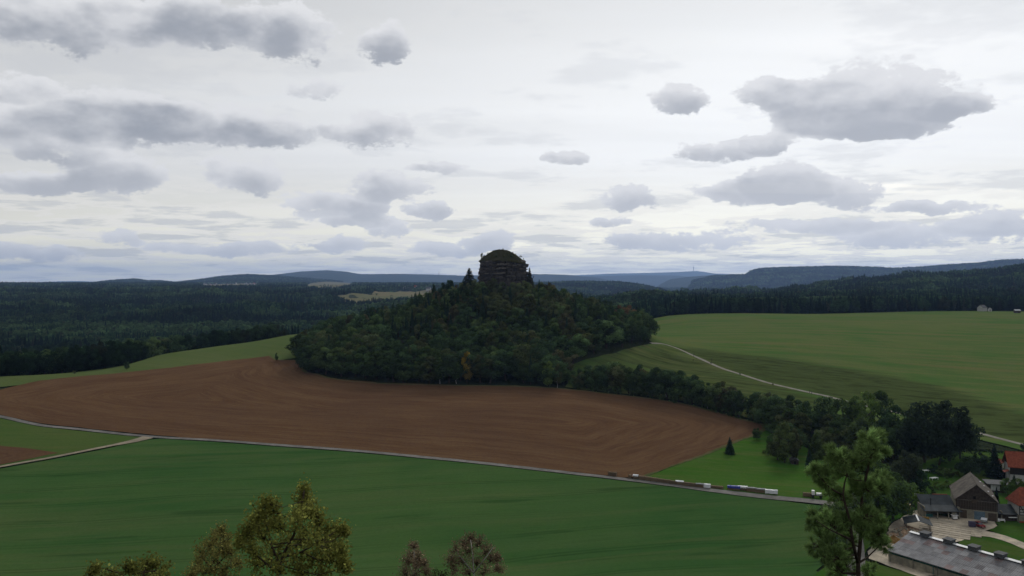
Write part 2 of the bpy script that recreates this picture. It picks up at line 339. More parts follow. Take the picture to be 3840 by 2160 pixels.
# ------------------------------------------------------------------ ground
def ground_material():
    m,nt,b=newmat('forest_ground'); p=pos(nt)
    a=noise(nt,p,.02,6,.65); f=noise(nt,p,.0016,6,.6,.6); c=noise(nt,p,.14,4,.7)
    col=mixc(nt,ramp(nt,a,.3,.7),(.016,.026,.014),(.034,.044,.022))
    col=mixc(nt,ramp(nt,f,.45,.62,0,.55),col,(.05,.055,.03))
    col=mixc(nt,ramp(nt,c,.4,.8,0,.6),col,(.012,.016,.010))
    nt.links.new(col,b.inputs['Base Color'])
    bp=nn(nt,'ShaderNodeBump'); bp.inputs['Strength'].default_value=1; bp.inputs['Distance'].default_value=14
    h=noise(nt,p,.045,5,.7); nt.links.new(h,bp.inputs['Height']); nt.links.new(bp.outputs[0],b.inputs['Normal']); b.inputs['Specular IOR Level'].default_value=0
    return m
def build_ground():
    az=np.concatenate([np.arange(-180,-50,6.5),np.arange(-50,50.01,.34),np.arange(56,181,6.5)]); az[-1]=180
    a=np.radians(az); r=np.concatenate([[0.5,1.2,2,3,4.5,6.5],np.geomspace(9,34000,440)])
    A,Rr=np.meshgrid(a,r); X=Rr*np.sin(A); Y=Rr*np.cos(A); Z=height(X,Y)-np.clip(Rr/400,.05,.9)*0.6
    n=len(a); k=len(r); i=np.arange(k-1)[:,None]*n+np.arange(n-1)[None]; i=i.ravel()
    q=np.stack([i,i+1,i+n+1,i+n],1)[:,::-1]
    o=link('ground',npmesh('ground',np.stack([X,Y,Z],-1).reshape(-1,3),q,ground_material(),smooth=True)); tag(o,kind='structure'); return o
build_ground()
def W(*uv):                 # outline points: (u,v) rows are looked up on the terrain, ('x',X,Y) rows are plain positions in metres
    return [pt(p[0],p[1]) if p[0]!='x' else (float(p[1]),float(p[2])) for p in uv]
def dens(poly,step):
    o=[]
    for i,p in enumerate(poly):
        q=poly[(i+1)%len(poly)]; d=math.hypot(q[0]-p[0],q[1]-p[1]); n=max(1,int(d/step))
        o+=[(p[0]+(q[0]-p[0])*t/n,p[1]+(q[1]-p[1])*t/n) for t in range(n)]
    return o
def inside(poly,x,y):
    c=np.zeros(x.shape,bool); n=len(poly)
    for i in range(n):
        x1,y1=poly[i]; x2,y2=poly[(i+1)%n]
        if y1==y2: continue
        c^=((y1>y)!=(y2>y))&(x<(x2-x1)*(y-y1)/(y2-y1)+x1)
    return c
def edge_dist(poly,x,y):
    d=np.full(x.shape,1e9)
    for i in range(len(poly)):
        x1,y1=poly[i]; x2,y2=poly[(i+1)%len(poly)]; L=(x2-x1)**2+(y2-y1)**2+1e-9
        t=np.clip(((x-x1)*(x2-x1)+(y-y1)*(y2-y1))/L,0,1); d=np.minimum(d,np.hypot(x-x1-t*(x2-x1),y-y1-t*(y2-y1)))
    return d
def sheet(name,poly,mat,lift,step=5.0,kind='structure',rag=0.0,attr=None):
    b=dens(poly,step); rs=np.random.RandomState(len(b))
    if rag: b=[(x+rs.uniform(-rag,rag),y+rs.uniform(-rag,rag)) for x,y in b]
    P=np.array(b); g=np.stack(np.meshgrid(np.arange(P[:,0].min(),P[:,0].max(),step),np.arange(P[:,1].min(),P[:,1].max(),step)),-1).reshape(-1,2)
    k=inside(b,g[:,0],g[:,1])&(edge_dist(b,g[:,0],g[:,1])>step*.35); g=g[k]
    n=len(b); vs=[Vector(p) for p in b]+[Vector(p) for p in g.tolist()]
    r=delaunay_2d_cdt(vs,[(i,(i+1)%n) for i in range(n)],[],1,1e-4)
    co=np.array([tuple(v) for v in r[0]]); z=height(co[:,0],co[:,1])+lift; q=np.array([f for f in r[2] if len(f)==3])
    a=co[q[:,1]]-co[q[:,0]]; c=co[q[:,2]]-co[q[:,0]]; fl=(a[:,0]*c[:,1]-a[:,1]*c[:,0])<0; q[fl]=q[fl][:,::-1]
    sh=attr(co[:,0],co[:,1]) if attr is not None else None
    o=link(name,npmesh(name,np.column_stack([co,z]),q,mat,sh,True)); tag(o,kind=kind); return o
def spline(pts,step):
    P=[np.array(p,float) for p in pts]; o=[]
    for i in range(len(P)-1):
        p0=P[max(i-1,0)];p1=P[i];p2=P[i+1];p3=P[min(i+2,len(P)-1)]; n=max(1,int(np.linalg.norm(p2-p1)/step))
        for t in np.arange(n)/n: o.append(.5*((2*p1)+(p2-p0)*t+(2*p0-5*p1+4*p2-p3)*t*t+(3*p1-p0-3*p2+p3)*t**3))
    o.append(P[-1]); return np.array(o)
def strip(name,pts,width,mat,lift,step=3.0,rag=.12):
    p=spline(pts,step); t=np.gradient(p,axis=0); t/=np.linalg.norm(t,axis=1)[:,None]; nrm=np.stack([-t[:,1],t[:,0]],1); rs=np.random.RandomState(3)
    w=np.interp(np.arange(len(p)),np.linspace(0,len(p)-1,len(width)),width) if hasattr(width,'__len__') else np.full(len(p),float(width))
    cols=[]; 
    for k in (-.5,-.17,.17,.5):
        e=p+nrm*(w*k+(rs.uniform(-rag,rag,len(p)) if abs(k)==.5 else 0))[:,None]; cols.append(np.column_stack([e,height(e[:,0],e[:,1])+lift]))
    n=len(p); co=np.concatenate(cols); q=[]
    for c in range(3):
        i=np.arange(n-1)+c*n; q.append(np.stack([i,i+1,i+n+1,i+n],1)[:,::-1])
    o=link(name,npmesh(name,co,np.concatenate(q),mat,smooth=True)); tag(o,kind='structure'); return o
ROAD=W((-500,1497),(-150,1538),(0,1563),(150,1595),(300,1611),(560,1638),(800,1652),(1000,1667),(1300,1689),(1600,1717),(1900,1748),(2200,1782),(2400,1806),(2650,1838),(2850,1862),(3050,1882),(3160,1900),(3190,1950),(3205,2020),(3210,2100),(3215,2200))
LANE=W((-60,1765),(0,1752),(200,1716),(400,1676),(500,1656),(556,1641))
PATH=W((2440,1287),(2490,1291),(2540,1307),(2600,1334),(2660,1361),(2720,1386),(2800,1411),(2880,1436),(2960,1455),(3030,1471),(3100,1486),(3200,1512),(3350,1545),(3500,1580),(3650,1619),(3740,1643),(3840,1669),(4000,1710))
PLOUGH=W((-420,1500),(-200,1475),(0,1462),(60,1447),(150,1428),(300,1411),(430,1401),(640,1379),(830,1356),(960,1341),(1010,1334),(1040,1349),(1120,1352),(1136,1390),(1180,1402),(1260,1421),(1420,1436),(1700,1444),(2000,1449),(2200,1466),(2400,1489),(2600,1522),(2760,1565),(2862,1592),(2868,1603),(2840,1626),(2760,1657),(2650,1701),(2500,1756),(2400,1791),(2340,1793),(2200,1776),(1900,1743),(1600,1712),(1300,1684),(1000,1662),(650,1638),(560,1630),(300,1604),(150,1588),(0,1556),(-150,1531),(-450,1500))
SMALLPLOUGH=W((-300,1640),(0,1672),(110,1683),(218,1699),(100,1723),(0,1744),(-200,1785))
LMEADOW=W((-420,1510),(-420,1440),(0,1412))+[(-300,505),(-262,545),(-268,580),(-272,625),(-258,668),(-235,705),(-207,750),(-150,745),(-130,640),(-150,590),(-185,565),(-230,510),(-290,450)]
NEARFIELD=[(-330,330),(-310,215),(-200,170),(0,160),(90,180)]+W((3060,2140),(3150,2060),(3130,1960),(3080,1896),(2850,1867),(2650,1843),(2400,1811),(2200,1787),(1900,1753),(1600,1722),(1300,1694),(1000,1672),(800,1657),(600,1645),(540,1650),(400,1682),(200,1722),(0,1758),(-200,1795))
WEDGE=W((-400,1515),(-150,1543),(0,1568),(150,1600),(300,1616),(540,1640),(480,1653),(400,1670),(200,1710),(0,1747),(-150,1775),(-400,1790))
RMEADOW=W((2120,1452),(2135,1400),(2150,1365),(2200,1347),(2300,1325),(2400,1297),(2450,1288))+[(100,655),(100,740),(125,860),(150,952),(280,968),(350,985),(430,1000),(520,1008),(600,985),(680,960),(760,900),(700,600),(420,400)]+W((3840,1690),(3640,1640),(3400,1600),(3200,1590),(3000,1600),(2860,1582),(2600,1512),(2400,1480))
LAWN=W((2412,1793),(2500,1759),(2650,1704),(2760,1660),(2840,1629),(2872,1606),(2950,1640),(3100,1720),(3190,1800),(3180,1888),(3050,1874),(2850,1856),(2650,1831))
YARD=W((3330,2010),(3340,1965),(3400,1930),(3440,1915),(3560,1942),(3720,1950),(3745,1975),(3700,1988),(3640,2010),(3600,2030),(3450,2060),(3330,2085),(3520,2160),(3450,2165),(3260,2098),(3262,2060))
YARDLANE=W((3650,2000),(3720,2008),(3790,2030),(3840,2050),(3920,2085))
GARDEN=W((3440,1930),(3420,1850),(3440,1740),(3560,1700),(3700,1690),(3950,1715),(4000,2000),(3840,2040),(3700,1985),(3745,1970),(3715,1945),(3560,1938))
YARDGRASS=W((3600,2032),(3650,2005),(3720,2014),(3790,2040),(3950,2105),(4050,2300),(3700,2190),(3520,2150))
FARMGRASS=W((3160,1910),(3330,1900),(3420,1920),(3340,1960),(3320,2010),(3250,2060),(3235,2100),(3520,2175),(3600,2300),(3000,2300),(3060,2150),(3180,2060))
M={}
BANK2=W((2135,1440),(2150,1365),(2300,1327),(2450,1291),(2540,1309),(2660,1363),(2800,1413),(2960,1457),(3100,1488),(3200,1514),(3000,1600),(2860,1582),(2600,1512),(2400,1480))
BANK=W((2492,1292),(2600,1308),(2750,1328),(2900,1344),(3100,1371),(3300,1404),(3500,1446),(3680,1497),(3840,1555),(4000,1620),(4000,1705),(3840,1664),(3740,1638),(3650,1614),(3500,1575),(3350,1540),(3200,1507),(3100,1481),(3030,1466),(2960,1450),(2880,1431),(2800,1406),(2720,1381),(2660,1356),(2600,1329),(2540,1303))
M['near']=grass_mat('green_crop',(.024,.062,.017),(.037,.074,.021),(.058,.084,.030),R(-14),.34,(.075,.076,.032),.25,1.0,19.0,1.30)
M['wedge']=grass_mat('wedge_grass',(.028,.074,.015),(.054,.080,.022),(.080,.080,.032),R(-12),.45,k=1.2)
M['lmead']=grass_mat('crest_grass',(.056,.084,.026),(.070,.092,.032),(.088,.096,.040),R(28),.35,k=1.2)
M['rmead']=grass_mat('pasture_grass',(.040,.088,.020),(.072,.096,.030),(.105,.100,.042),R(22),.5,(.105,.086,.040),.5,.8,k=1.28,rough=(.056,.076,.024))
M['lawn']=grass_mat('lawn_grass',(.026,.076,.009),(.038,.086,.014),(.060,.080,.022),R(10),.45,(.078,.080,.028),.45,2.5,k=1.28)
M['garden']=grass_mat('garden_grass',(.024,.070,.009),(.042,.074,.016),(.07,.078,.026),R(40),.4,k=1.2)
def soil():
    m,nt,b=newmat('ploughed_soil'); sh=nn(nt,'ShaderNodeAttribute'); sh.attribute_name='shade'; p=pos(nt)
    cb=nn(nt,'ShaderNodeCombineXYZ'); wv=mth(nt,'MULTIPLY_ADD',noise(nt,p,.022,3,.6),13.0,sh.outputs['Fac']); nt.links.new(mth(nt,'MULTIPLY',wv,.16),cb.inputs[0])
    sp=nn(nt,'ShaderNodeSeparateXYZ'); nt.links.new(p,sp.inputs[0])
    nt.links.new(mth(nt,'MULTIPLY',sp.outputs[0],.011),cb.inputs[1]); nt.links.new(mth(nt,'MULTIPLY',sp.outputs[1],.016),cb.inputs[2])
    s1=noise(nt,cb.outputs[0],1.0,5,.6,.3); s2=noise(nt,cb.outputs[0],4.0,5,.68,.35); big=noise(nt,p,.009,4,.6,.4); gr=noise(nt,p,.7,4,.75)
    c=mixc(nt,ramp(nt,s1,.30,.72),(0.0906,0.0502,0.0265),(0.1163,0.0693,0.0376))
    c=mixc(nt,ramp(nt,s2,.47,.72,0,.40),c,(0.1522,0.1003,0.0547)); c=mixc(nt,ramp(nt,s2,.50,.30,0,.42),c,(0.0572,0.0310,0.0188))
    c=mixc(nt,ramp(nt,big,.42,.66,0,.4),c,(0.0693,0.0392,0.0256)); c=mixc(nt,ramp(nt,gr,.45,.8,0,.5),c,(0.0470,0.0274,0.0180))
    nt.links.new(c,b.inputs['Base Color']); b.inputs['Specular IOR Level'].default_value=0
    bp=nn(nt,'ShaderNodeBump'); bp.inputs['Strength'].default_value=.7; bp.inputs['Distance'].default_value=.5
    nt.links.new(mth(nt,'ADD',s2,gr),bp.inputs['Height']); nt.links.new(bp.outputs[0],b.inputs['Normal'])
    return m
M['soil']=soil()
M['road']=plain('worn_asphalt',(.135,.13,.12),.3,.15,.9,.1,local=False)
M['sand']=plain('sandy_track',(.22,.19,.14),.25,.2,.95,.05,local=False)
M['path']=plain('gravel_path',(.20,.19,.16),.2,.25,.95,.05,local=False)
M['yard']=plain('yard_concrete',(.36,.325,.265),.28,.22,.95,.08,(.42,.36,.27),local=False)
sheet('meadow_on_crest',LMEADOW,M['lmead'],.02,5,rag=.5)
def rough_part(x,y):
    d=edge_dist(BANK,x,y); e=edge_dist(BANK2,x,y); return np.maximum(np.clip(np.where(inside(BANK,x,y),.5+d/26,.5-d/30),0,1),np.clip(np.where(inside(BANK2,x,y),.36+e/60,.36-e/20),0,.58))
sheet('pasture',RMEADOW,M['rmead'],.02,7,rag=.6,attr=rough_part)
sheet('crop_field',NEARFIELD,M['near'],.02,5)
sheet('grass_wedge',WEDGE,M['wedge'],.02,5)
def furrow(x,y): 
    d=edge_dist(PLOUGH,x,y); return d
sheet('ploughed_field',PLOUGH,M['soil'],.12,4,rag=.5,attr=furrow)
sheet('ploughed_corner',SMALLPLOUGH,M['soil'],.12,4,rag=.3,attr=lambda x,y:edge_dist(SMALLPLOUGH,x,y))
sheet('lawn',LAWN,M['lawn'],.07,4,rag=.2)
sheet('farm_grass',FARMGRASS,M['garden'],.04,4)
sheet('garden_lawn',GARDEN,M['garden'],.10,4)
sheet('farmyard',YARD,M['yard'],.22,3,rag=.5)
sheet('yard_lawn',YARDGRASS,M['garden'],.16,3,rag=.3)
M['margin']=grass_mat('weedy_margin',(.060,.078,.026),(.105,.088,.045),(.13,.105,.06),R(0),.5,scale=6)
strip('field_margin',W((1010,1334),(1042,1350),(1118,1353),(1140,1391),(1185,1404),(1262,1423),(1420,1438),(1700,1446),(2000,1451),(2200,1468),(2400,1491),(2600,1524),(2760,1567),(2860,1593),(2868,1604),(2840,1627),(2760,1658),(2650,1702),(2500,1757),(2410,1789)),[1.6,2.6,1.4,2.2,1.6,2.4,1.8,1.2],M['margin'],.20,rag=.5)
strip('road',ROAD,[3.1]*16+[5]*5,M['road'],.24)
strip('farm_track',LANE,[2.2,2.2,2.2,2.8,6.0],M['sand'],.30)
strip('footpath',PATH,[2.6,2.8,3,3,3,3],M['path'],.14)
strip('yard_drive',YARDLANE,[6,4.5,4.2,4.2],M['yard'],.30,2)
# ------------------------------------------------------------------ the sandstone tower on the hilltop
def rock_mat():
    m,nt,b=newmat('sandstone'); p=pos(nt); ps=pos(nt,(.12,.12,1.1))
    n1=noise(nt,ps,.55,6,.65,.4); n2=noise(nt,p,.35,6,.7); n3=noise(nt,p,1.6,5,.7); n4=noise(nt,pos(nt,(.35,.35,.9)),.5,3,.5)
    c=mixc(nt,ramp(nt,n1,.32,.68),(.040,.036,.036),(.095,.083,.075)); c=mixc(nt,ramp(nt,n2,.42,.7,0,.8),c,(.030,.028,.030))
    c=mixc(nt,ramp(nt,n4,.58,.72,0,.75),c,(.20,.17,.14)); c=mixc(nt,ramp(nt,n3,.5,.8,0,.6),c,(.02,.021,.02))
    nt.links.new(c,b.inputs['Base Color']); bp=nn(nt,'ShaderNodeBump'); bp.inputs['Strength'].default_value=1; bp.inputs['Distance'].default_value=.8
    nt.links.new(n3,bp.inputs['Height']); nt.links.new(bp.outputs[0],b.inputs['Normal']); return m
M['rock']=rock_mat(); M['palerock']=plain('pale_sandstone',(.115,.105,.095),.35,.6,.9,.1)
M['heath']=grass_mat('heath_cap_grass',(.026,.030,.014),(.042,.040,.020),(.030,.028,.018),R(30),.5,scale=14)
def build_rock():
    t=thing('rock_tower',(HX,HY,gz(HX,HY)-1),0,'dark layered sandstone rock tower on top of the wooded hill','rock tower')
    zb=t.location.z; rs=np.random.RandomState(4); n=120; th=np.arange(n)/n*2*np.pi
    def rad(a,f):      # rounded block outline, wider than deep
        return 1/(np.abs(np.cos(a)/(19.2*f))**2.8+np.abs(np.sin(a)/(15.0*f))**2.8)**(1/2.8)
    lay=[(-1,6.5,1.03,.3),(6.5,13.2,1.0,.0),(13.2,16.3,1.015,.4),(16.3,17.2,.965,.1),(17.2,20.4,1.0,0),(20.4,23.2,.98,.2),(23.2,23.9,.945,0),(23.9,26.4,.975,.2),(26.4,28.8,.955,0)]
    CR=[(a,rs.uniform(.018,.05),rs.uniform(.9,2.4),rs.uniform(-2,12),rs.uniform(16,29)) for a in np.sort(rs.uniform(0,6.283,26))]
    for i,(z0,z1,f,_) in enumerate(lay):
        co=[];k=8; jo=np.cumsum(rs.uniform(2,9,60)).astype(int)%n; off=np.zeros(n)
        jb=np.sort(np.unique(jo)); val=rs.normal(0,.55,len(jb)+1); off=val[np.searchsorted(jb,np.arange(n))]
        big=.9*np.sin(th*3+i*.2)+.5*np.sin(th*7+1+i*.5)+.4*np.sin(th*5+i*.9)
        for j in range(k):
            w=j/(k-1); pr=1-.05*abs(2*w-1)**6
            dz=rs.normal(0,.16,n) if 0<j<k-1 else .55*np.sin(th*4+i*1.7)+.35*np.sin(th*11+i)+.25*np.sin(th*23)
            right=1-.06*np.clip(np.cos(th),0,1)*np.clip((z0-24)/6,0,1)
            r=(rad(th,f)*right+big+off+rs.normal(0,.12,n))*pr
            r[jb%n]-=.7; zc=z0+(z1-z0)*w
            for ca,cw,cdp,c0,c1 in CR:
                dd=np.abs((th-ca-.02*math.sin(zc*.8)+np.pi)%(2*np.pi)-np.pi); r-=cdp*np.exp(-(dd/cw)**2)*(1 if c0<zc<c1 else .15)
            co.append(np.stack([r*np.cos(th),r*np.sin(th),z0+(z1-z0)*w+dz],-1))
        co=np.concatenate(co+[np.array([[0,0,z1]]),np.array([[0,0,z0]])]); q=[]
        me=MB(); me.v=[tuple(c) for c in co]
        for j in range(k-1):
            for a in range(n): me.f.append((j*n+a,j*n+(a+1)%n,(j+1)*n+(a+1)%n,(j+1)*n+a))
        for a in range(n): me.f.append(((k-1)*n+a,(k-1)*n+(a+1)%n,k*n)); me.f.append(((a+1)%n,a,k*n+1))
        me.obj('rock_layer',M['rock'],t)
    # grassy heath cap, steep on the left, sloping off to the right
    co=[];m=16
    for j in range(m):
        w=j/(m-1); rr=rad(th,1.0)*(1-w); x=rr*np.cos(th); y=rr*np.sin(th)
        hgt=9.2*(1-(rr/rad(th,1.0))**1.75)-np.clip(x-3,0,20)*.16*(rr/rad(th,1.0))*(1-w)**.3
        hgt-=np.clip(x-2,0,20)*.10*(1-w)*0
        co.append(np.stack([x*1.0-1.5*w,y,28.3+hgt+.6*np.sin(th*9+j*.6)*(1-w)*w*2+rs.normal(0,.28,n)*(w<.97)],-1))
    co=np.concatenate(co); b=MB(); b.v=[tuple(c) for c in co]
    for j in range(m-1):
        for a in range(n): b.f.append((j*n+a,j*n+(a+1)%n,(j+1)*n+(a+1)%n,(j+1)*n+a))
    b.obj('heath_cap',M['heath'],t,smooth=True)
    # blocks and ledges in a paler stone colour in the upper beds, facing the camera and round the sides
    for a,z,w,h in [(-1.75,25.6,2.6,1.3),(-1.62,25.9,2.4,1.0),(-1.48,25.6,2.2,1.1),(-1.36,25.8,1.6,.9),(-1.28,26.0,1.4,.9),(-1.78,22.3,2.8,1.2),(-1.66,22.7,2.0,.8),(-1.5,22.5,2.8,1.0),(-1.3,23,2,.7),
                    (-1.95,18.4,4.0,.9),(-1.72,18.5,4.2,1.0),(-1.5,18.9,2.6,1.1),(-2.3,18.4,3,.8),(-1.25,16.6,3.4,.5),(-1.05,16.4,3.6,.5),(-1.0,24.6,3,.6),(-.8,25.4,3,.6),(-.5,24,3.5,.7),(3.6,22,2.8,.8),(0.2,22,3,.8),(1.5,22,3,1)]:
        r=float(rad(np.array([a]),.985)[0])+.35; bl=MB().box((0,0,0),(1.4,w,h)); jt=np.random.RandomState(int(abs(a*100)+z*10))
        bl.v=[(x+jt.uniform(-.15,.15),y+jt.uniform(-.25,.25),zz+jt.uniform(-.12,.12)) for x,y,zz in bl.v]
        bl.obj('rock_block',M['palerock'],t,(r*math.cos(a),r*math.sin(a),z),(0,0,a))
    return t
rock=build_rock()
# ------------------------------------------------------------------ trees
M['leaf']=foliage_mat('leaves',.42); M['bark']=plain('bark',(.055,.045,.035),.3,3,.95,.05); M['birchbark']=plain('birch_bark',(.30,.29,.27),.4,4,.9,.1)
def leafquads(P,N,size,rs,asp=1.0):
    n=len(P); r=rs.normal(size=(n,3)); T=np.cross(N,r); T/=np.linalg.norm(T,axis=1)[:,None]+1e-9; B=np.cross(N,T); B/=np.linalg.norm(B,axis=1)[:,None]+1e-9
    s=(size*rs.uniform(.65,1.35,n))[:,None]; k=rs.uniform(.7,1.1,(n,4))
    co=np.stack([P-T*s*.5*k[:,:1],P-B*s*.42*asp*k[:,1:2]+N*s*.12,P+T*s*.5*k[:,2:3],P+B*s*.42*asp*k[:,3:4]-N*s*.08],1).reshape(-1,3)
    return co,np.arange(n*4).reshape(n,4)
def crown_mesh(name,seed,n,leaf,shape,width=.30,base=.22,lobes=26):
    rs=np.random.RandomState(seed); H0,H1=base,1.0; Cs=[];Rs=[]
    while len(Cs)<lobes:
        h=rs.uniform(0,1); a=rs.uniform(0,6.283)
        if shape=='round': rr=math.sqrt(max(0,1-(2*h-.85)**2/1.35))
        elif shape=='oval': rr=math.sqrt(max(0,1-(2*h-.95)**2))**.8
        elif shape=='tall': rr=(1-h)**.55*min(1,.45+h*2.2)
        else: rr=min(1,.55+h)*(1-max(0,h-.72)*2.2)
        r=width*rr*math.sqrt(rs.uniform(.15,1)); lr=rs.uniform(.075,.135)*(1.15-.35*h)*(width/.3)**.5
        z=H0+lr*.6+(H1-H0-lr*1.45)*h
        Cs.append((r*math.cos(a),r*math.sin(a),z)); Rs.append(lr)
    Cs=np.array(Cs);Rs=np.array(Rs); pr=Rs**2/np.sum(Rs**2); li=rs.choice(lobes,n,p=pr)
    D=rs.normal(size=(n,3)); D[:,2]+=.35; D/=np.linalg.norm(D,axis=1)[:,None]
    P=Cs[li]+D*(Rs[li]*rs.uniform(.55,1.12,n)**.7)[:,None]; 
    N=D+rs.normal(size=(n,3))*.3; N/=np.linalg.norm(N,axis=1)[:,None]
    co,q=leafquads(P,N,leaf,rs)
    lt=rs.uniform(.6,1.4,lobes); sh=np.repeat(lt[li]*rs.uniform(.75,1.25,n),4)
    return npmesh(name,co,q,M['leaf'],sh)
def spruce_mesh(name,seed,n,leaf,width=.16,base=.04,droop=.35,ragged=.15):
    rs=np.random.RandomState(seed); h=1-np.sqrt(rs.uniform(0,1,n)); lev=np.floor(h*19)/19; h=base+(1-base)*(lev+rs.uniform(0,.045,n)); h=np.minimum(h,.995)
    kk=(lev*19).astype(int); br=rs.uniform(1-ragged*2.2,1+ragged,(20,11)); ph=rs.uniform(0,6.28,20); bi=rs.randint(0,11,n); a=ph[kk]+bi/11*6.283+rs.normal(0,.16,n)
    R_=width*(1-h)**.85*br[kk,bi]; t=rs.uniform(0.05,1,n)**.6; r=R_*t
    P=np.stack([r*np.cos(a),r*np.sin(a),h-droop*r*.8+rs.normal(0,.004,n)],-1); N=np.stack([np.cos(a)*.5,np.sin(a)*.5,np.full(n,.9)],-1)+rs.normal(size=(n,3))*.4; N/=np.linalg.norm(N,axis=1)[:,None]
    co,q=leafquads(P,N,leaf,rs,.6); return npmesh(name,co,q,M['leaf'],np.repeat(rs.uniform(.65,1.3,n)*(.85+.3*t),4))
def trunk_mesh(name,seed,top=.62,r=.022,limbs=6,mat='bark',tilt=.03):
    rs=random.Random(seed); b=MB(); pts=[(rs.uniform(-tilt,tilt)*k,rs.uniform(-tilt,tilt)*k,top*k/5-(.02 if k==0 else 0)) for k in range(6)]
    b.tube(pts,[r*1.25]+[r*(1-.14*k) for k in range(1,6)],7)
    for i in range(limbs):
        h=top*rs.uniform(.4,.95); a=rs.uniform(0,6.283); L=rs.uniform(.12,.24); k=h/top*5; p=Vector(pts[int(k)]).lerp(Vector(pts[min(5,int(k)+1)]),k-int(k))
        b.tube([p,p+Vector((math.cos(a)*L*.5,math.sin(a)*L*.5,L*.35)),p+Vector((math.cos(a)*L,math.sin(a)*L,L*.85))],[r*.5,r*.35,r*.12],5)
    return b.mesh(name,M[mat])
BROAD=[(crown_mesh('crown',10+i,3400,.046,s,w,b,l),trunk_mesh('trunk',i)) for i,(s,w,b,l) in enumerate([('round',.36,.16,30),('oval',.31,.14,28),('round',.42,.14,34),('oval',.27,.12,26),('tall',.27,.12,26),('wide',.38,.2,28)])]
BIRCH=[(crown_mesh('crown',40+i,2200,.036,'tall',.2,.16,30),trunk_mesh('trunk',40+i,.6,.011,5,'birchbark')) for i in range(2)]
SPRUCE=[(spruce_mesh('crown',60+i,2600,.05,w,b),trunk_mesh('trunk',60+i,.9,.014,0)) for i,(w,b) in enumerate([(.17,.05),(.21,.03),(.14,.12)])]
PINE=[(crown_mesh('crown',80+i,2200,.045,'wide',.24,.42,18),trunk_mesh('trunk',80+i,.85,.014,9,tilt=.02)) for i in range(2)]
BUSH=[(crown_mesh('crown',90+i,1300,.085,'round',.5,.0,20),trunk_mesh('trunk',90+i,.5,.03,5)) for i in range(2)]
FARB=[crown_mesh('crown',120+i,420,.105,s,w,.02,16) for i,(s,w) in enumerate([('round',.38),('oval',.33),('round',.44),('tall',.30)])]
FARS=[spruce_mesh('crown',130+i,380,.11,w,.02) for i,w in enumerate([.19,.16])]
FARTR=trunk_mesh('trunk',7,.4,.02,0)
SETS={'broad':BROAD,'birch':BIRCH,'spruce':SPRUCE,'pine':PINE,'bush':BUSH,'farb':[(m,FARTR) for m in FARB],'fars':[(m,FARTR) for m in FARS]}
rt=random.Random(77)
def vary(c,r=rt,amt=.16,h=.06):
    k=1+r.uniform(-amt,amt); return [c[0]*k*(1+r.uniform(-h,h)),c[1]*k,c[2]*k*(1+r.uniform(-h,h))]
DARK=(.034,.058,.024); MID=(.050,.078,.028); OLIVE=(.056,.068,.028); BROWN=(.062,.062,.029); FRESH=(.078,.122,.032); CONI=(.021,.040,.022); YELLOW=(.24,.17,.03); RUST=(.088,.058,.030)
def tree(kind,x,y,H,tint,label,cat='tree',group=None,wid=1.0,name=None,idx=None,z=None,r=rt):
    nm=name or {'broad':'broadleaf_tree','birch':'birch_tree','spruce':'spruce_tree','pine':'pine_tree','bush':'bush','farb':'broadleaf_tree','fars':'spruce_tree'}[kind]
    s=SETS[kind]; cr,tr=s[r.randrange(len(s)) if idx is None else idx]
    t=thing(nm,(x,y,(gz(x,y) if z is None else z)-.02*H),r.uniform(0,6.28),label,cat,group); t.scale=(H*wid,H*wid,H)
    c=link('crown',cr,t); c['tint']=[q*1.4 for q in tint]; link('trunk',tr,t); return t
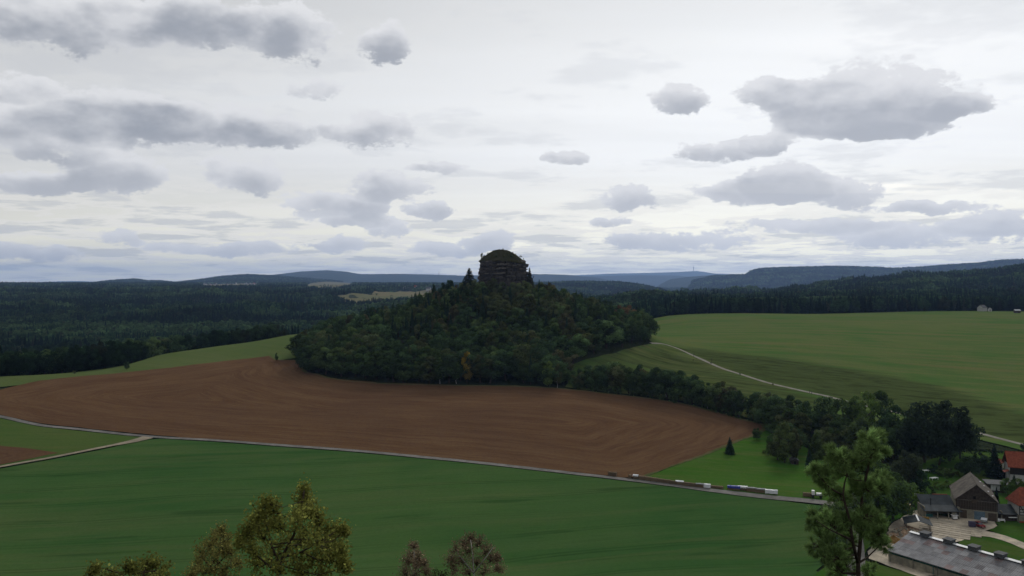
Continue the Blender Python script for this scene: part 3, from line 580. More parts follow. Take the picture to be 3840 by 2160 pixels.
def scatter(name,label,cat,P,H,tint,idx,meshes,seed=0,wid=None):
    n=len(P); rs=np.random.RandomState(seed)
    me=bpy.data.meshes.new(name); me.vertices.add(n); me.vertices.foreach_set('co',np.ascontiguousarray(P,np.float32).ravel())
    def at(nm,ty,v,key): 
        a=me.attributes.new(nm,ty,'POINT'); a.data.foreach_set(key,np.ascontiguousarray(v).ravel())
    w=H if wid is None else H*wid
    at('scl','FLOAT_VECTOR',np.stack([w,w,H],1).astype(np.float32),'vector'); at('rot','FLOAT_VECTOR',np.stack([np.zeros(n),np.zeros(n),rs.uniform(0,6.28,n)],1).astype(np.float32),'vector')
    at('pick','INT',idx.astype(np.int32),'value'); at('tint','FLOAT_VECTOR',tint.astype(np.float32),'vector')
    o=link(name,me); tag(o,label,cat,kind='stuff')
    ng=bpy.data.node_groups.new(name+'_scatter','GeometryNodeTree'); ng.interface.new_socket('Geometry',in_out='INPUT',socket_type='NodeSocketGeometry'); ng.interface.new_socket('Geometry',in_out='OUTPUT',socket_type='NodeSocketGeometry')
    gi=ng.nodes.new('NodeGroupInput'); go=ng.nodes.new('NodeGroupOutput'); ip=ng.nodes.new('GeometryNodeInstanceOnPoints'); jn=ng.nodes.new('GeometryNodeJoinGeometry'); L=ng.links.new
    for ob in reversed(meshes):      # join order is last link first
        oi=ng.nodes.new('GeometryNodeObjectInfo'); oi.inputs['Object'].default_value=ob; oi.inputs['As Instance'].default_value=True; oi.transform_space='ORIGINAL'; L(oi.outputs['Geometry'],jn.inputs[0])
    def named(nm,ty):
        a=ng.nodes.new('GeometryNodeInputNamedAttribute'); a.data_type=ty; a.inputs['Name'].default_value=nm; return a.outputs['Attribute']
    mp=ng.nodes.new('GeometryNodeMeshToPoints'); L(gi.outputs[0],mp.inputs['Mesh']); L(mp.outputs['Points'],ip.inputs['Points']); L(jn.outputs[0],ip.inputs['Instance'])
    ip.inputs['Pick Instance'].default_value=True; L(named('pick','INT'),ip.inputs['Instance Index']); L(named('scl','FLOAT_VECTOR'),ip.inputs['Scale'])
    e2r=ng.nodes.new('FunctionNodeEulerToRotation'); L(named('rot','FLOAT_VECTOR'),e2r.inputs[0]); L(e2r.outputs[0],ip.inputs['Rotation'])
    L(ip.outputs[0],go.inputs[0]); md=o.modifiers.new('scatter','NODES'); md.node_group=ng; return o
ANCHOR={}
# ---- lone trees and bushes out in the far fields (their crowns also serve the woods behind)
for i,(u,v,h,k,ix,lab) in enumerate([
  (1412,1108,9.0,'farb',1,'lone round tree in the middle of the far pale field'),
  (1203,1075,15,'farb',0,'clump tree at the west end of the far upper field'),(1216,1075,17,'farb',2,'broadest clump tree in the far upper field'),(1231,1074,15,'farb',3,'tapering clump tree at the east end of the larger far clump'),
  (1248,1074,14,'fars',0,'first conifer of the small far field pair'),(1257,1074,14,'fars',1,'second conifer of the small far field pair')]):
    x,y=pt(u,v); t=tree(k,x,y,h*y/3014*3014/3000 if False else h,vary(DARK),lab,idx=ix,wid=1.2); ANCHOR[(k,ix)]=t.children[0] if t.children[0].name.startswith('crown') else t.children[1]
FARLIST=[ANCHOR[('farb',0)],ANCHOR[('farb',1)],ANCHOR[('farb',2)],ANCHOR[('farb',3)],ANCHOR[('fars',0)],ANCHOR[('fars',1)]]
# ---- the wood round the rock
def hill_wood():
    rs=np.random.RandomState(21); P=[]
    for gx in np.arange(-175,175,8.9):
        for gy in np.arange(-165,175,8.9):
            x=gx+rs.uniform(-3.2,3.2); y=gy+rs.uniform(-3.2,3.2); r=math.hypot(x,y)
            if r>22 and r<190: P.append((x+HX,y+HY))
    P=np.array(P); 
    wood=W((1105,1332),(1140,1362),(1128,1392),(1180,1404),(1300,1424),(1500,1435),(1700,1439),(2000,1443),(2095,1450),(2120,1420),(2128,1385),(2150,1362),(2200,1345),(2300,1322),(2400,1294),(2450,1286),(2466,1280))
    bx=[p for p in wood]+[(112,690),(60,790),(-20,815),(-110,790),(-165,720),(-158,640)]
    k=inside(bx,P[:,0],P[:,1])|(np.hypot(P[:,0]-HX,P[:,1]-HY)<100); P=P[k]
    z=height(P[:,0],P[:,1]); rr=np.hypot(P[:,0]-HX,P[:,1]-HY)
    H=np.where(rr<60,rs.uniform(12.5,16,len(P)),np.where(rr<105,rs.uniform(12,17,len(P)),rs.uniform(15,21,len(P))))
    ed=edge_dist(bx,P[:,0],P[:,1]); H*=np.where(ed<7,rs.uniform(.7,1.0,len(P)),1)
    conif=(rs.uniform(0,1,len(P))<np.where((P[:,0]<HX-20)&(rr<120)&(rr>35),.42,np.where((rr>55)&(rr<95),.3,.05)))
    up=np.clip((95-rr)/60,0,1)
    order=np.argsort(P[:,1]-.0*rr); front=set(order[:250].tolist())
    stp=[];stz=[];sth=[];stt=[];sti=[]
    for i in range(len(P)):
        x,y=P[i]; r_=random.Random(i*7+1)
        if conif[i]: tint=vary(CONI,r_)
        else:
            q=r_.random(); base=DARK if q<.5 else MID if q<.86 else OLIVE if q<.96 else BROWN
            if up[i]>r_.random()*1.1: base=OLIVE if r_.random()<.6 else (BROWN if r_.random()<.35 else MID)
            tint=vary(base,r_,.34)
        if i in front:
            uu=UC+x/y*F; zone='left end of hill wood' if uu<1330 else 'hill wood left of yellow tree' if uu<1690 else 'hill wood right of yellow tree' if uu<1930 else 'hill wood near the pale stemmed birch' if uu<2140 else 'hill wood facing the pasture'
            size='tall' if H[i]>18 else 'low' if H[i]<14 else 'medium'; row='front row' if y<HY-115 else 'second rank' if y<HY-90 else 'higher up'; hue={DARK:'dark green',MID:'mid green',OLIVE:'olive',BROWN:'brownish'}.get(None if conif[i] else base,'')
            if conif[i]: tree('spruce',x,y,H[i]*1.05,tint,f'{size} dark spruce, {row}, {zone}','tree','conifers of the hill wood',r=r_)
            elif ed[i]<9: tree('broad',x,y,H[i],tint,f'{size} {hue} edge tree, {row}, {zone}','tree','edge trees of the hill wood',r=r_,wid=1.42)
            else: tree('broad',x,y,H[i],tint,f'{size} {hue} leafy tree, {row}, {zone}','tree','inner trees of the hill wood',r=r_,wid=1.15)
        else:
            stp.append((x,y,z[i]-.3)); sth.append(H[i]*(1.1 if conif[i] else 1)); stt.append(tint); sti.append(SPB+r_.randrange(3) if conif[i] else r_.randrange(SPB))
    return np.array(stp),np.array(sth),np.array(stt),np.array(sti)
SPB=6
hp,hh,ht,hi=hill_wood()
def crown_obj(me):
    for o in COL.objects:
        if o.data is me and o.parent: return o
NEARLIST=[crown_obj(m) for m,_ in BROAD]+[crown_obj(m) for m,_ in SPRUCE]
assert all(NEARLIST)
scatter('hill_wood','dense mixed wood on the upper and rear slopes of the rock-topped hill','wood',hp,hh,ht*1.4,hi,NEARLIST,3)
# marked trees of the hill wood
def T(kind,u,v,hpx,tint,label,group=None,wid=1.0,idx=None,name=None,dy=0,cat='tree'):
    x,y=pt(u,v); y+=dy; return tree(kind,x,y,hpx*y/F,vary(tint,amt=.08),label,cat,group,wid,name,idx)
def TX(kind,x,y,H,tint,label,wid=1.0,idx=None,name=None): return tree(kind,x,y,H,vary(tint,amt=.05),label,'tree',None,wid,name,idx)
T('broad',1752,1432,118,YELLOW,'yellow autumn tree at the front edge of the hill wood',idx=1,wid=.62,dy=-1)
T('birch',1650,1436,100,FRESH,'pale narrow birch just left of the yellow tree at the wood edge',wid=1.2)
T('birch',1712,1436,95,MID,'slim birch touching the yellow autumn tree from the left',wid=1.1)
T('birch',2090,1452,95,OLIVE,'pale stemmed birch at the right end of the wood front',idx=0)
T('broad',2058,1452,100,FRESH,'light green tree beside the pale stemmed birch',wid=.9,idx=3)
TX('broad',92,640,18.5,RUST,'rust brown tree near the right tip of the hill wood',1.1,0); TX('broad',84,628,17,RUST,'smaller rust tinted tree beside the rust brown one',1.0,1)
TX('broad',106,620,17.5,DARK,'dark tree at the very right tip of the hill wood by the path',.95,2)
# trees on and beside the rock
TX('spruce',HX-26.5,HY-3,25,(.030,.038,.022),'tall ragged spruce standing left of the rock tower',2.1,1); TX('spruce',HX-31,HY-5,17,CONI,'shorter spruce leaning into the tall ragged one',2.0,0)
TX('broad',HX-23.5,HY-9,14,CONI,'dark tree at the left foot of the rock tower',1.0,2)
TX('spruce',HX-55,HY,21,CONI,'dark pointed spruce on the left shoulder of the hill',1.7,0); TX('broad',HX-46.6,HY,19,CONI,'round dark tree on the left hill shoulder beside pointed spruce',.8,0); TX('pine',HX-42,HY,20,CONI,'small flat-topped pine between the hill shoulder and the rock',.7,0)
for i,(dx,h) in enumerate([(-72.6,17.5),(-69.4,18.5),(-66.4,18),(-61,15.5)]): TX('spruce',HX+dx,HY,h,CONI,['leftmost spruce tip on the skyline of the hill wood','second spruce tip on the skyline of the hill wood','third spruce tip on the skyline of the hill wood','lowest spruce tip on the skyline of the hill wood'][i],.9)
TX('spruce',HX+21.4,HY-4,23.5,(.036,.038,.024),'thin sparse larch against the right side of the rock tower',1.7,2,'larch_tree'); TX('spruce',HX+24,HY-2,15,CONI,'short conifer at the right foot of the rock tower',1.0,1)
zt=gz(HX,HY)-1
def onrock(kind,dx,dy,dz,H,tint,label,name=None,wid=1.0): return tree(kind,HX+dx,HY+dy,H,vary(tint),label,'tree' if kind!='bush' else 'shrub',None,wid,name,z=zt+dz)
onrock('birch',-16.5,0,29,6.5,OLIVE,'thin birch on the left rim of the rock top'); onrock('birch',-14.6,-4,28.5,5,OLIVE,'lower birch hanging on the left rim of the rock','birch_tree',1.2); onrock('birch',-12,1,32,3.6,MID,'small bushy birch inside the left rim of the rock top'); onrock('birch',-8,2,33.5,3.8,MID,'tiny birch highest on the left of the heath cap')
for i,(dx,dz,h,l) in enumerate([(-2.5,37,1.2,'small shrub left of the summit of the rock'),(.5,37,1.9,'upright shrub on the very summit of the rock'),(4,36.6,1.2,'low shrub right of the rock summit'),(10.5,33.5,1.4,'small shrub halfway down the right heath slope'),(16.5,30,1.3,'small shrub on the right rim of the rock')]): onrock('bush',dx,-2,dz,h,OLIVE,l,'shrub',.5)
for i,(dx,dy,h,l) in enumerate([(-13,-8,1.6,'low heath shrub low on the front left of the rock cap'),(-9.5,-10,1.3,'heath shrub above the pale blocks on the left'),(-5,-11,1.5,'heath shrub above the pale blocks in the middle'),(1,-11.5,1.3,'heath shrub above the pale blocks on the right'),(7,-10.5,1.7,'broad heath shrub on the right front of the cap'),(12.5,-8.5,1.5,'heath shrub near the right front rim of the cap'),(-11,-3,1.8,'leafy shrub on the left slope of the cap'),(8,-4,1.2,'small shrub high on the right slope of the cap'),(-6,-5,1.1,'small shrub high on the left slope of the cap'),(14.5,-2,1.6,'shrub overlooking the right cliff')]):
    q=math.hypot(dx/19.2,dy/15.0); onrock('bush',dx,dy,28.2+9.2*(1-min(1,q)**1.75)-.1,h,OLIVE if i%2 else DARK,l,'shrub',1.3)
# ---- hedgerow between the ploughed field and the pasture
bu=[2135,2400,2600,2760,2880,3000]; bv=[1452,1484,1519,1562,1592,1625]; tu=[2135,2200,2300,2400,2500,2560,2650,2700,2780,2850,2960,3000]; tv=[1385,1375,1362,1372,1388,1400,1440,1436,1470,1478,1490,1490]
k=0; u=2150.0; ORD='first second third fourth fifth sixth seventh eighth ninth tenth eleventh twelfth thirteenth fourteenth fifteenth sixteenth seventeenth eighteenth nineteenth twentieth'.split()+['twenty-'+o for o in 'first second third fourth fifth sixth seventh eighth ninth'.split()]+['thirtieth']+['thirty-'+o for o in 'first second third fourth fifth sixth seventh eighth ninth'.split()]+['fortieth']+['forty-'+o for o in 'first second third fourth fifth sixth seventh eighth ninth'.split()]
rh=random.Random(5)
while u<2990:
    for row in range(2):
        vb=np.interp(u,bu,bv); top=np.interp(u,tu,tv)+rh.uniform(-4,22)+row*6; x,y=pt(u+rh.uniform(-8,8),vb-2); y+=row*9+rh.uniform(0,3); x+=row*rh.uniform(-4,4)
        H=max(7,(np.interp(u,bu,bv)-top)*y/F); q=rh.random(); kd='birch' if q<.12 else 'broad'
        tree(kd,x,y,H,vary(DARK if q<.5 else MID if q<.78 else OLIVE if q<.93 else BROWN,rh,.2),('slender birch, ' if kd=='birch' else 'leafy tree, ')+ORD[k]+(' in the front row of the field hedgerow from its left end' if row==0 else ' in the rear row of the field hedgerow from its left end'),'tree','birches of the field hedgerow' if kd=='birch' else 'trees of the field hedgerow',r=rh,wid=1.15)
    x,y=pt(u+rh.uniform(-12,12),np.interp(u,bu,bv)+2); tree('bush',x,y,rh.uniform(3,5),vary(MID,rh),ORD[k]+' low bush at the hedgerow foot counted from its left end','bush','bushes of the field hedgerow',r=rh)
    u+=rh.uniform(26,36); k+=1
# ---- trees at the corner by the lawn, behind the lawn and round the farm
for u,v,h,c,l,kw in [
 (2838,1650,46,DARK,'small round fruit tree at the corner of the ploughed field',dict(wid=1.15,idx=0)),(2893,1682,58,DARK,'second fruit tree on the lawn beside the taller birches',dict(wid=.9,idx=5)),
 (2880,1706,30,FRESH,'pale low bush tree at the left end of the lawn grove',dict(wid=1.0,idx=1)),
 (2942,1735,155,(.062,.082,.028),'tall yellow green tree at the left of the lawn grove',dict(wid=.85,idx=3)),(2915,1725,110,OLIVE,'olive tree in front of the yellow green lawn grove tree',dict(wid=.9,idx=1)),(2985,1735,138,OLIVE,'pointed olive tree in the lawn grove',dict(wid=.7,idx=4)),
 (3060,1745,135,MID,'pointed green tree at the right of the lawn grove',dict(wid=.8,idx=4)),(3105,1745,120,OLIVE,'yellowish tree in the lawn grove nearest the big pine',dict(wid=.9,idx=3)),(2960,1700,120,DARK,'dark tree hidden behind the lawn grove',dict(wid=1.2,idx=2)),
 (2905,1612,130,DARK,'dark tree where the hedgerow meets the tall roadside trees',dict(wid=1.1,idx=2)),(2960,1640,140,(.035,.05,.024),'broad tree behind the fruit trees',dict(wid=1.1,idx=1)),(3030,1650,150,DARK,'tall dark tree behind the lawn grove',dict(wid=1.0,idx=0)),
 (3100,1640,158,DARK,'dark rounded tree below the footpath bend',dict(wid=1.0,idx=2)),(3155,1660,170,MID,'green tree left of the tall fresh green ones',dict(wid=.9,idx=1)),(3205,1650,180,FRESH,'fresh green tall tree above the big pine',dict(wid=.8,idx=4)),(3250,1660,195,FRESH,'tallest fresh green tree above the big pine',dict(wid=.8,idx=1)),
 (3300,1650,190,(.045,.072,.026),'tall green tree left of the big dark oak',dict(wid=.8,idx=3)),(3350,1665,150,DARK,'dark tree filling the gap left of the big oak',dict(wid=1.1,idx=0)),(3230,1720,160,MID,'middle green tree directly behind the pine top',dict(wid=.9,idx=1)),(3310,1730,170,DARK,'dark tree right behind the pine top',dict(wid=.8,idx=3)),
 (3470,1735,240,(.017,.027,.016),'huge dark oak crown beside the pasture',dict(wid=.92,idx=2)),(3560,1728,232,(.016,.026,.015),'huge dark tree joined to the oak on its right',dict(wid=.95,idx=0)),(3600,1720,170,(.018,.03,.017),'lower dark tree at the right end of the oak group',dict(wid=1.0,idx=2)),(3415,1722,190,(.018,.03,.018),'dark tree at the left end of the oak group',dict(wid=.9,idx=1)),(3520,1745,140,(.018,.03,.018),'dark low tree under the oak group',dict(wid=1.3,idx=5)),
 (3405,1835,148,(.028,.038,.02),'rounded dark olive tree beside the garden',dict(wid=1.0,idx=0)),(3450,1850,90,CONI,'dark tree at the garden corner below the rounded one',dict(wid=1.0,idx=1)),
 (3290,1960,235,(.050,.084,.026),'large leafy tree just right of the big pine',dict(wid=1.15,idx=1)),(3350,1950,180,(.046,.076,.024),'leafy tree between the big pine and the open shed',dict(wid=1.15,idx=0)),(3240,1990,200,MID,'leafy tree behind the trunk of the big pine',dict(wid=.7,idx=3)),(3150,1985,150,MID,'bushy tree left behind the big pine at the road end',dict(wid=1.0,idx=2)),(3110,2060,120,OLIVE,'olive tree at the near end of the road behind the pine',dict(wid=1.0,idx=1)),(3160,2105,130,MID,'low tree below the pine beside the road',dict(wid=.9,idx=0)),
 (3445,1900,62,(.06,.1,.02),'bright green bush tree left of the open barn shed',dict(wid=1.1,idx=0)),(3480,1905,50,(.055,.1,.02),'bright green bush against the open barn shed',dict(wid=1.1,idx=2)),
 (3630,1790,85,(.02,.034,.018),'dark tree behind the barn roof',dict(wid=1.2,idx=2)),(3675,1775,80,(.022,.036,.019),'dark tree right of the barn ridge',dict(wid=1.0,idx=0)),(3690,1760,55,MID,'mid green garden tree by the dark spruce',dict(wid=1.1,idx=1)),
 (3780,1860,70,(.045,.075,.02),'fresh green tree between barn and timber house',dict(wid=1.0,idx=0)),(3818,1842,50,(.05,.08,.02),'green tree above the red timber house roof',dict(wid=1.2,idx=2)),
 (475,1388,36,DARK,'lone dark tree on the green crest at the left',dict(wid=.75,idx=0)),(1037,1354,32,DARK,'lone small tree where soil, meadow and wood meet',dict(wid=.55,idx=1)),(3838,1690,28,CONI,'dark round tree at the red roof corner',dict(wid=1.2,idx=0))]:
    T('broad',u,v,h,c,l,**kw)
for i in range(26):
    fu=2890+i*20+rh.uniform(-8,8); fv=np.interp(fu,[2890,3000,3200,3420],[1600,1640,1680,1700])+rh.uniform(-10,35); x,y=pt(fu,fv); q=rh.random()
    tree('broad',x,y,rh.uniform(11,17),vary(DARK if q<.55 else MID if q<.85 else OLIVE,rh,.25),ORD[i]+' filler tree of the dense belt behind the lawn grove from the left','tree','trees of the dense belt behind the lawn',1.15,r=rh)
T('spruce',2737,1703,66,(.02,.038,.02),'dense conical conifer standing alone on the lawn',wid=1.75,idx=1); T('spruce',3035,1755,92,CONI,'dark conifer in front of the lawn grove',wid=1.2,idx=0); T('spruce',3728,1790,128,(.014,.024,.018),'tall dark spruce beside the red roofed house',wid=1.5,idx=1)
T('spruce',3737,1898,72,(.013,.022,.016),'narrow dark conifer right of the barn',wid=1.4,idx=2); T('spruce',3803,1820,42,CONI,'small spruce in front of the white house wall',wid=1.5,idx=1); T('spruce',3660,1842,1,CONI,'',wid=1) if 0 else None
for u,v,h,c,l in [(3500,1775,34,CONI,'dark rounded shrub at the back of the garden'),(3540,1790,40,MID,'broad garden shrub left of the white blossoms'),(3575,1785,32,OLIVE,'pale flowering shrub in the garden'),(3520,1835,32,FRESH,'green shrub in the middle of the garden'),(3560,1830,30,FRESH,'second green shrub in the middle of the garden'),(3590,1835,26,MID,'shrub beside the garden wall'),(278,1401,12,OLIVE,'pale bush in front of the wood at the far left'),(3770,1720,14,DARK,'dark rounded shrub on the upper garden lawn'),(3480,1862,40,DARK,'dark shrub above the open barn shed'),(3640,1690,14,DARK,'hedge bush under the pasture edge'),(3395,1925,26,OLIVE,'low bush beside the yellow digger'),(3350,2085,12,MID,'weeds at the corner of the long shed'),(3090,2110,26,OLIVE,'olive bush by the field corner below the pine'),(3060,2060,30,OLIVE,'dry looking bush at the field edge left of the pine'),(2865,1700,12,OLIVE,'tiny pale bush at the tip of the lawn grove'),(2600,1352,5,BROWN,'dry tuft left of the footpath'),(2665,1364,5,DARK,'dark tuft right beside the footpath'),(2775,1405,6,DARK,'dark tuft on the footpath edge lower down'),(2898,1444,7,BROWN,'brown tuft on the lowest stretch of footpath')]:
    T('bush',u,v,h,c,l,wid=1.25,cat='bush')
for i,u in enumerate(range(3660,3850,13)): T('bush',u,1692+(u-3660)*.075,11,(.018,.028,.015),ORD[i]+' dark hedge bush below the pasture from the left','hedge bushes below the pasture',wid=1.5,cat='bush')
# ---- rough tufts on the pasture bank
for i in range(14):
    s=i/14+rh.random()*.05; u=2480+s*1150; v=1318+(s**1.25)*150+rh.uniform(-12,22)
    if True: T('bush',u,v,rh.uniform(2,3.6),rh.choice([BROWN,OLIVE,BROWN]),ORD[i]+' rough tuft on the pasture bank counted from the wood','rough tufts on the pasture bank',wid=rh.uniform(1.2,2.4),cat='tuft',name='grass_tuft')
# ---- wood edge beyond the left crest (individual trees)
for i in range(46):
    s=i/45; x0,y0=(-330+s*75,500+s*30) if s<.42 else (np.interp(s,[.42,.6,.8,1],[-285,-285,-262,-222]),np.interp(s,[.42,.6,.8,1],[560,632,690,775]))
    x=x0+rh.uniform(-5,5)-(5 if s>.42 else 0); y=y0+rh.uniform(2,14)+(4 if s<.42 else 6); q=rh.random()
    H=rh.uniform(15,19) if s<.42 else rh.uniform(15,20)
    if q<.3 and s>.42: tree('spruce',x,y,H*1.1,vary(CONI,rh),ORD[i]+' tree of the wood edge behind the crest from the left, a dark spruce','tree','spruces of the wood edge behind the crest',r=rh)
    else: tree('broad',x,y,H,vary(DARK if q<.45 else MID if q<.85 else OLIVE,rh,.2),ORD[i]+' tree of the wood edge behind the crest from the left, leafy','tree','leafy trees of the wood edge behind the crest',r=rh,wid=1.3)
# ---- forests of the valley and the hills beyond, far too many to count
FIELD1=W((1245,1113),(1300,1107),(1400,1098),(1500,1091),(1600,1088),(1680,1090),(1700,1105),(1600,1126),(1480,1133),(1330,1148),(1285,1135)); FIELD2=W((1145,1067),(1180,1061),(1400,1059),(1390,1062),(1320,1065),(1330,1076),(1280,1085),(1190,1087),(1150,1080)); FIELD3=W((760,1067),(970,1064),(975,1081),(760,1082)); FIELD4=W((2290,1106),(2345,1098),(2390,1102),(2340,1117)); FIELD5=W((5,1083),(90,1079),(95,1090),(10,1094))
FIELD6=W((1150,1082),(1160,1074),(1190,1082),(1160,1090))
M['farfield']=grass_mat('far_pale_field',(.13,.125,.065),(.16,.135,.075),(.10,.13,.06),R(8),.4,scale=.12)
for i,f in enumerate((FIELD1,FIELD2,FIELD3,FIELD4,FIELD5)): sheet(['far_field','far_upper_field','village_field','far_slope_field','far_strip_field'][i],f,M['farfield'],[2.0,3,3,3,3][i],30)
def forest(seed,Y0,Y1,sp0,sp1,name,label,u0,u1,meshes,ns,conf):
    rs=np.random.RandomState(seed); P=[]
    y=Y0
    while y<Y1:
        sp=sp0+(sp1-sp0)*(y-Y0)/(Y1-Y0); x0=(u0-UC)/F*y; x1=(u1-UC)/F*y; n=int((x1-x0)/sp); xs=x0+(np.arange(n)+rs.uniform(-.45,.45,n)+.5)*sp; P.append(np.stack([xs,y+rs.uniform(-.5,.5,n)*sp],1)); y+=sp
    P=np.concatenate(P); x,y=P.T
    bad=np.zeros(len(P),bool)
    for poly in (LMEADOW,RMEADOW,PLOUGH,NEARFIELD,FIELD1,FIELD2,FIELD3,FIELD4,FIELD5,FIELD6): bad|=inside(poly,x,y)
    bad|=np.hypot(x-HX,y-HY)<165
    bad|=(x>-150)&(y<960)&(x<1200)&(x>-150)&(y<np.where(x<150,780,960)) 
    bad|=(y<780)&(x>np.interp(y,[480,520,560,600,630,670,700,780],[-312,-262,-274,-280,-285,-272,-245,-200]))
    bad|=inside([(560,930),(720,930),(720,1010),(600,1022),(560,1005)],x,y)
    P=P[~bad]; x,y=P.T; z=height(x,y); n=len(P)
    vis=fbm(x,y,420); pat=fbm(x*.8+500,y-900,420)
    con=rs.uniform(0,1,n)<np.where(pat>.05,.70,.10)*np.interp(y,[600,760],[.12,1])
    H=np.where(con,rs.uniform(15,22,n),rs.uniform(13,19,n))*(sp1 and np.clip(1+(y-2500)/9000,1,1.35))
    b=np.where(con[:,None],np.array([[.022,.042,.026]]),np.where(pat[:,None]<-.2,np.array([[.105,.135,.052]]),np.array([[.058,.088,.038]])))
    br=rs.uniform(0,1,n)<.07; b=np.where(br[:,None],np.array([[.075,.074,.036]]),b)
    tint=b*np.array([[.50,.68,.72]])*rs.uniform(.7,1.35,n)[:,None]*(1+.45*np.clip(vis*1.4,-1,1))[:,None]
    idx=np.where(con,ns+rs.randint(0,len(meshes)-ns,n),rs.randint(0,ns,n)); wid=np.interp(y,[500,2000,9700],[1.0,1.15,2.6])
    return scatter(name,label,'forest',np.column_stack([x,y,z-.5]),H,tint,idx,meshes,seed,wid)
forest(1,500,1000,6.4,6.4,'valley_forest','dark mixed forest filling the valley behind the green crest','x',1,FARLIST,4,.4) if 0 else None
forest(1,490,1500,6.6,7.6,'valley_forest','dark mixed forest filling the valley and the far side of the pasture',-260,4150,NEARLIST,6,.45)
forest(2,1500,9700,8.0,31,'hill_forest','far blue green forest covering the hills on the horizon',-200,4080,FARLIST,4,.45)
# ------------------------------------------------------------------ farm buildings
M['oldtile']=plain('weathered_roof_tile',(.078,.068,.058),.3,.5,.9,.1,(.095,.084,.07)); M['darkroof']=plain('dark_felt_roof',(.040,.048,.052),.3,.4,.85,.15); M['redtile']=plain('red_roof_tile',(.17,.042,.022),.25,1.2,.85,.15,(.20,.055,.03))
M['plaster']=plain('grey_plaster',(.20,.19,.155),.3,.5,.95,.05,(.24,.22,.17)); M['whitewall']=plain('white_plaster',(.40,.40,.385),.12,.6,.9,.1); M['boards']=plain('dark_boards',(.050,.040,.033),.35,1.5,.9,.1); M['timber']=plain('black_timber',(.025,.022,.02),.2,2,.85,.1)
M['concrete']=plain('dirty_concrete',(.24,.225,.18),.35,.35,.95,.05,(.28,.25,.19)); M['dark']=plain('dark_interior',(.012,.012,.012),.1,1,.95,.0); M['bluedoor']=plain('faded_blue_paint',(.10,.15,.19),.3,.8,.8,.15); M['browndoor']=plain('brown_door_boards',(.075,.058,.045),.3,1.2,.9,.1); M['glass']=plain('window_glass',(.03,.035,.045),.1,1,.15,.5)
M['whitepaint']=plain('white_paint',(.72,.73,.73),.08,1,.5,.3); M['greenband']=plain('green_boarding',(.02,.07,.05),.3,.5,.8,.1); M['ventgrey']=plain('vent_grey',(.075,.078,.082),.3,1.5,.8,.15); M['skylight']=plain('translucent_ridge_sheet',(.50,.52,.54),.15,.6,.5,.3)
M['sheet']=tinted('fibre_cement_sheet',(1,1,1),.22,.8,.85); M['paving']=tinted('concrete_slab',(1,1,1),.25,.7,.95); M['steel']=plain('galvanised_steel',(.35,.37,.38),.2,2,.5,.4,metal=.4); M['yellow']=plain('yellow_paint',(.30,.17,.03),.2,1.2,.5,.3); M['redpaint']=plain('red_car_paint',(.20,.02,.02),.1,2,.3,.5); M['rubber']=plain('black_rubber',(.015,.015,.015),.1,3,.8,.2); M['bluetarp']=plain('blue_tarp',(.03,.05,.30),.2,2,.5,.3); M['whitetarp']=plain('white_tarp',(.70,.72,.75),.12,1.5,.5,.3); M['greytarp']=plain('grey_tarp',(.22,.23,.24),.2,1.5,.6,.3)
M['log']=tinted('split_log',(1,1,1),.4,6.0,.95); M['rubble']=plain('brick_rubble',(.24,.15,.10),.4,1.2,.95,.05,(.30,.22,.15)); M['orangesoil']=plain('orange_sand_heap',(.20,.12,.045),.25,.8,.95,.05); M['purple']=plain('purple_bin',(.05,.045,.085),.15,2,.6,.2); M['teal']=plain('teal_paint',(.04,.16,.16),.25,1.5,.7,.2)
def at(u,v,dz=0): p=pt3(u,v); p.z+=dz; return p
def gable(name,label,cat,c,rz,Wd,L,eave,ridge,wall,roof,over=.5,gablemat=None,gz0=None,thick=.22,hip=0.0):
    t=thing(name,c,rz,label,cat); b=MB(); h=-1.2
    b.box((-Wd/2+.15,0,(eave+h)/2),(.3,L,eave-h)); b.box((Wd/2-.15,0,(eave+h)/2),(.3,L,eave-h)); b.box((0,-L/2+.15,(eave+h)/2),(Wd-.61,.3,eave-h)); b.box((0,L/2-.15,(eave+h)/2),(Wd-.61,.3,eave-h)); b.obj('wall',M[wall],t)
    g=MB()
    for y in (-L/2+.02,L/2-.32): g.prism([(-Wd/2+.02,eave+.005),(Wd/2-.02,eave+.005),(0,ridge-.12)],y,y+.3)
    g.obj('gable',M[gablemat or wall],t)
    sl=math.hypot(Wd/2,ridge-eave); ux=(Wd/2)/sl; uz=(ridge-eave)/sl; e=over
    r=MB(); yy=L/2+over
    for s in(-1,1):
        ex=s*(Wd/2+e*ux); ez=eave-e*uz
        r.add([(ex,-yy,ez),(0,-yy+0,ridge),(0,yy,ridge),(ex,yy,ez),(ex,-yy,ez+thick),(0,-yy,ridge+thick),(0,yy,ridge+thick),(ex,yy,ez+thick)],[(0,1,2,3),(7,6,5,4),(0,4,5,1),(3,2,6,7),(0,3,7,4)])
    ro=r.obj('roof',M[roof],t); c_=MB().tube([(0,-yy,ridge+thick),(0,yy,ridge+thick)],.13,6).obj('ridge_cap',M[roof],ro)
    return t
def panel(t,name,mat,x,y,z,w,h,rz=0,d=.12,parent=None): return MB().box((0,0,0),(w,d,h)).obj(name,M[mat],parent or t,(x,y,z),(0,0,rz))
def window(t,x,y,z,w,h,rz=0,frame='whitepaint'):
    o=panel(t,'window',frame,x,y,z,w,h,rz,.14); MB().box((0,-.06,0),(w-.24,.08,h-.24)).obj('pane',M['glass'],o); MB().box((0,-.115,0),(.07,.03,h-.2)).obj('glazing_bar',M[frame],o); return o
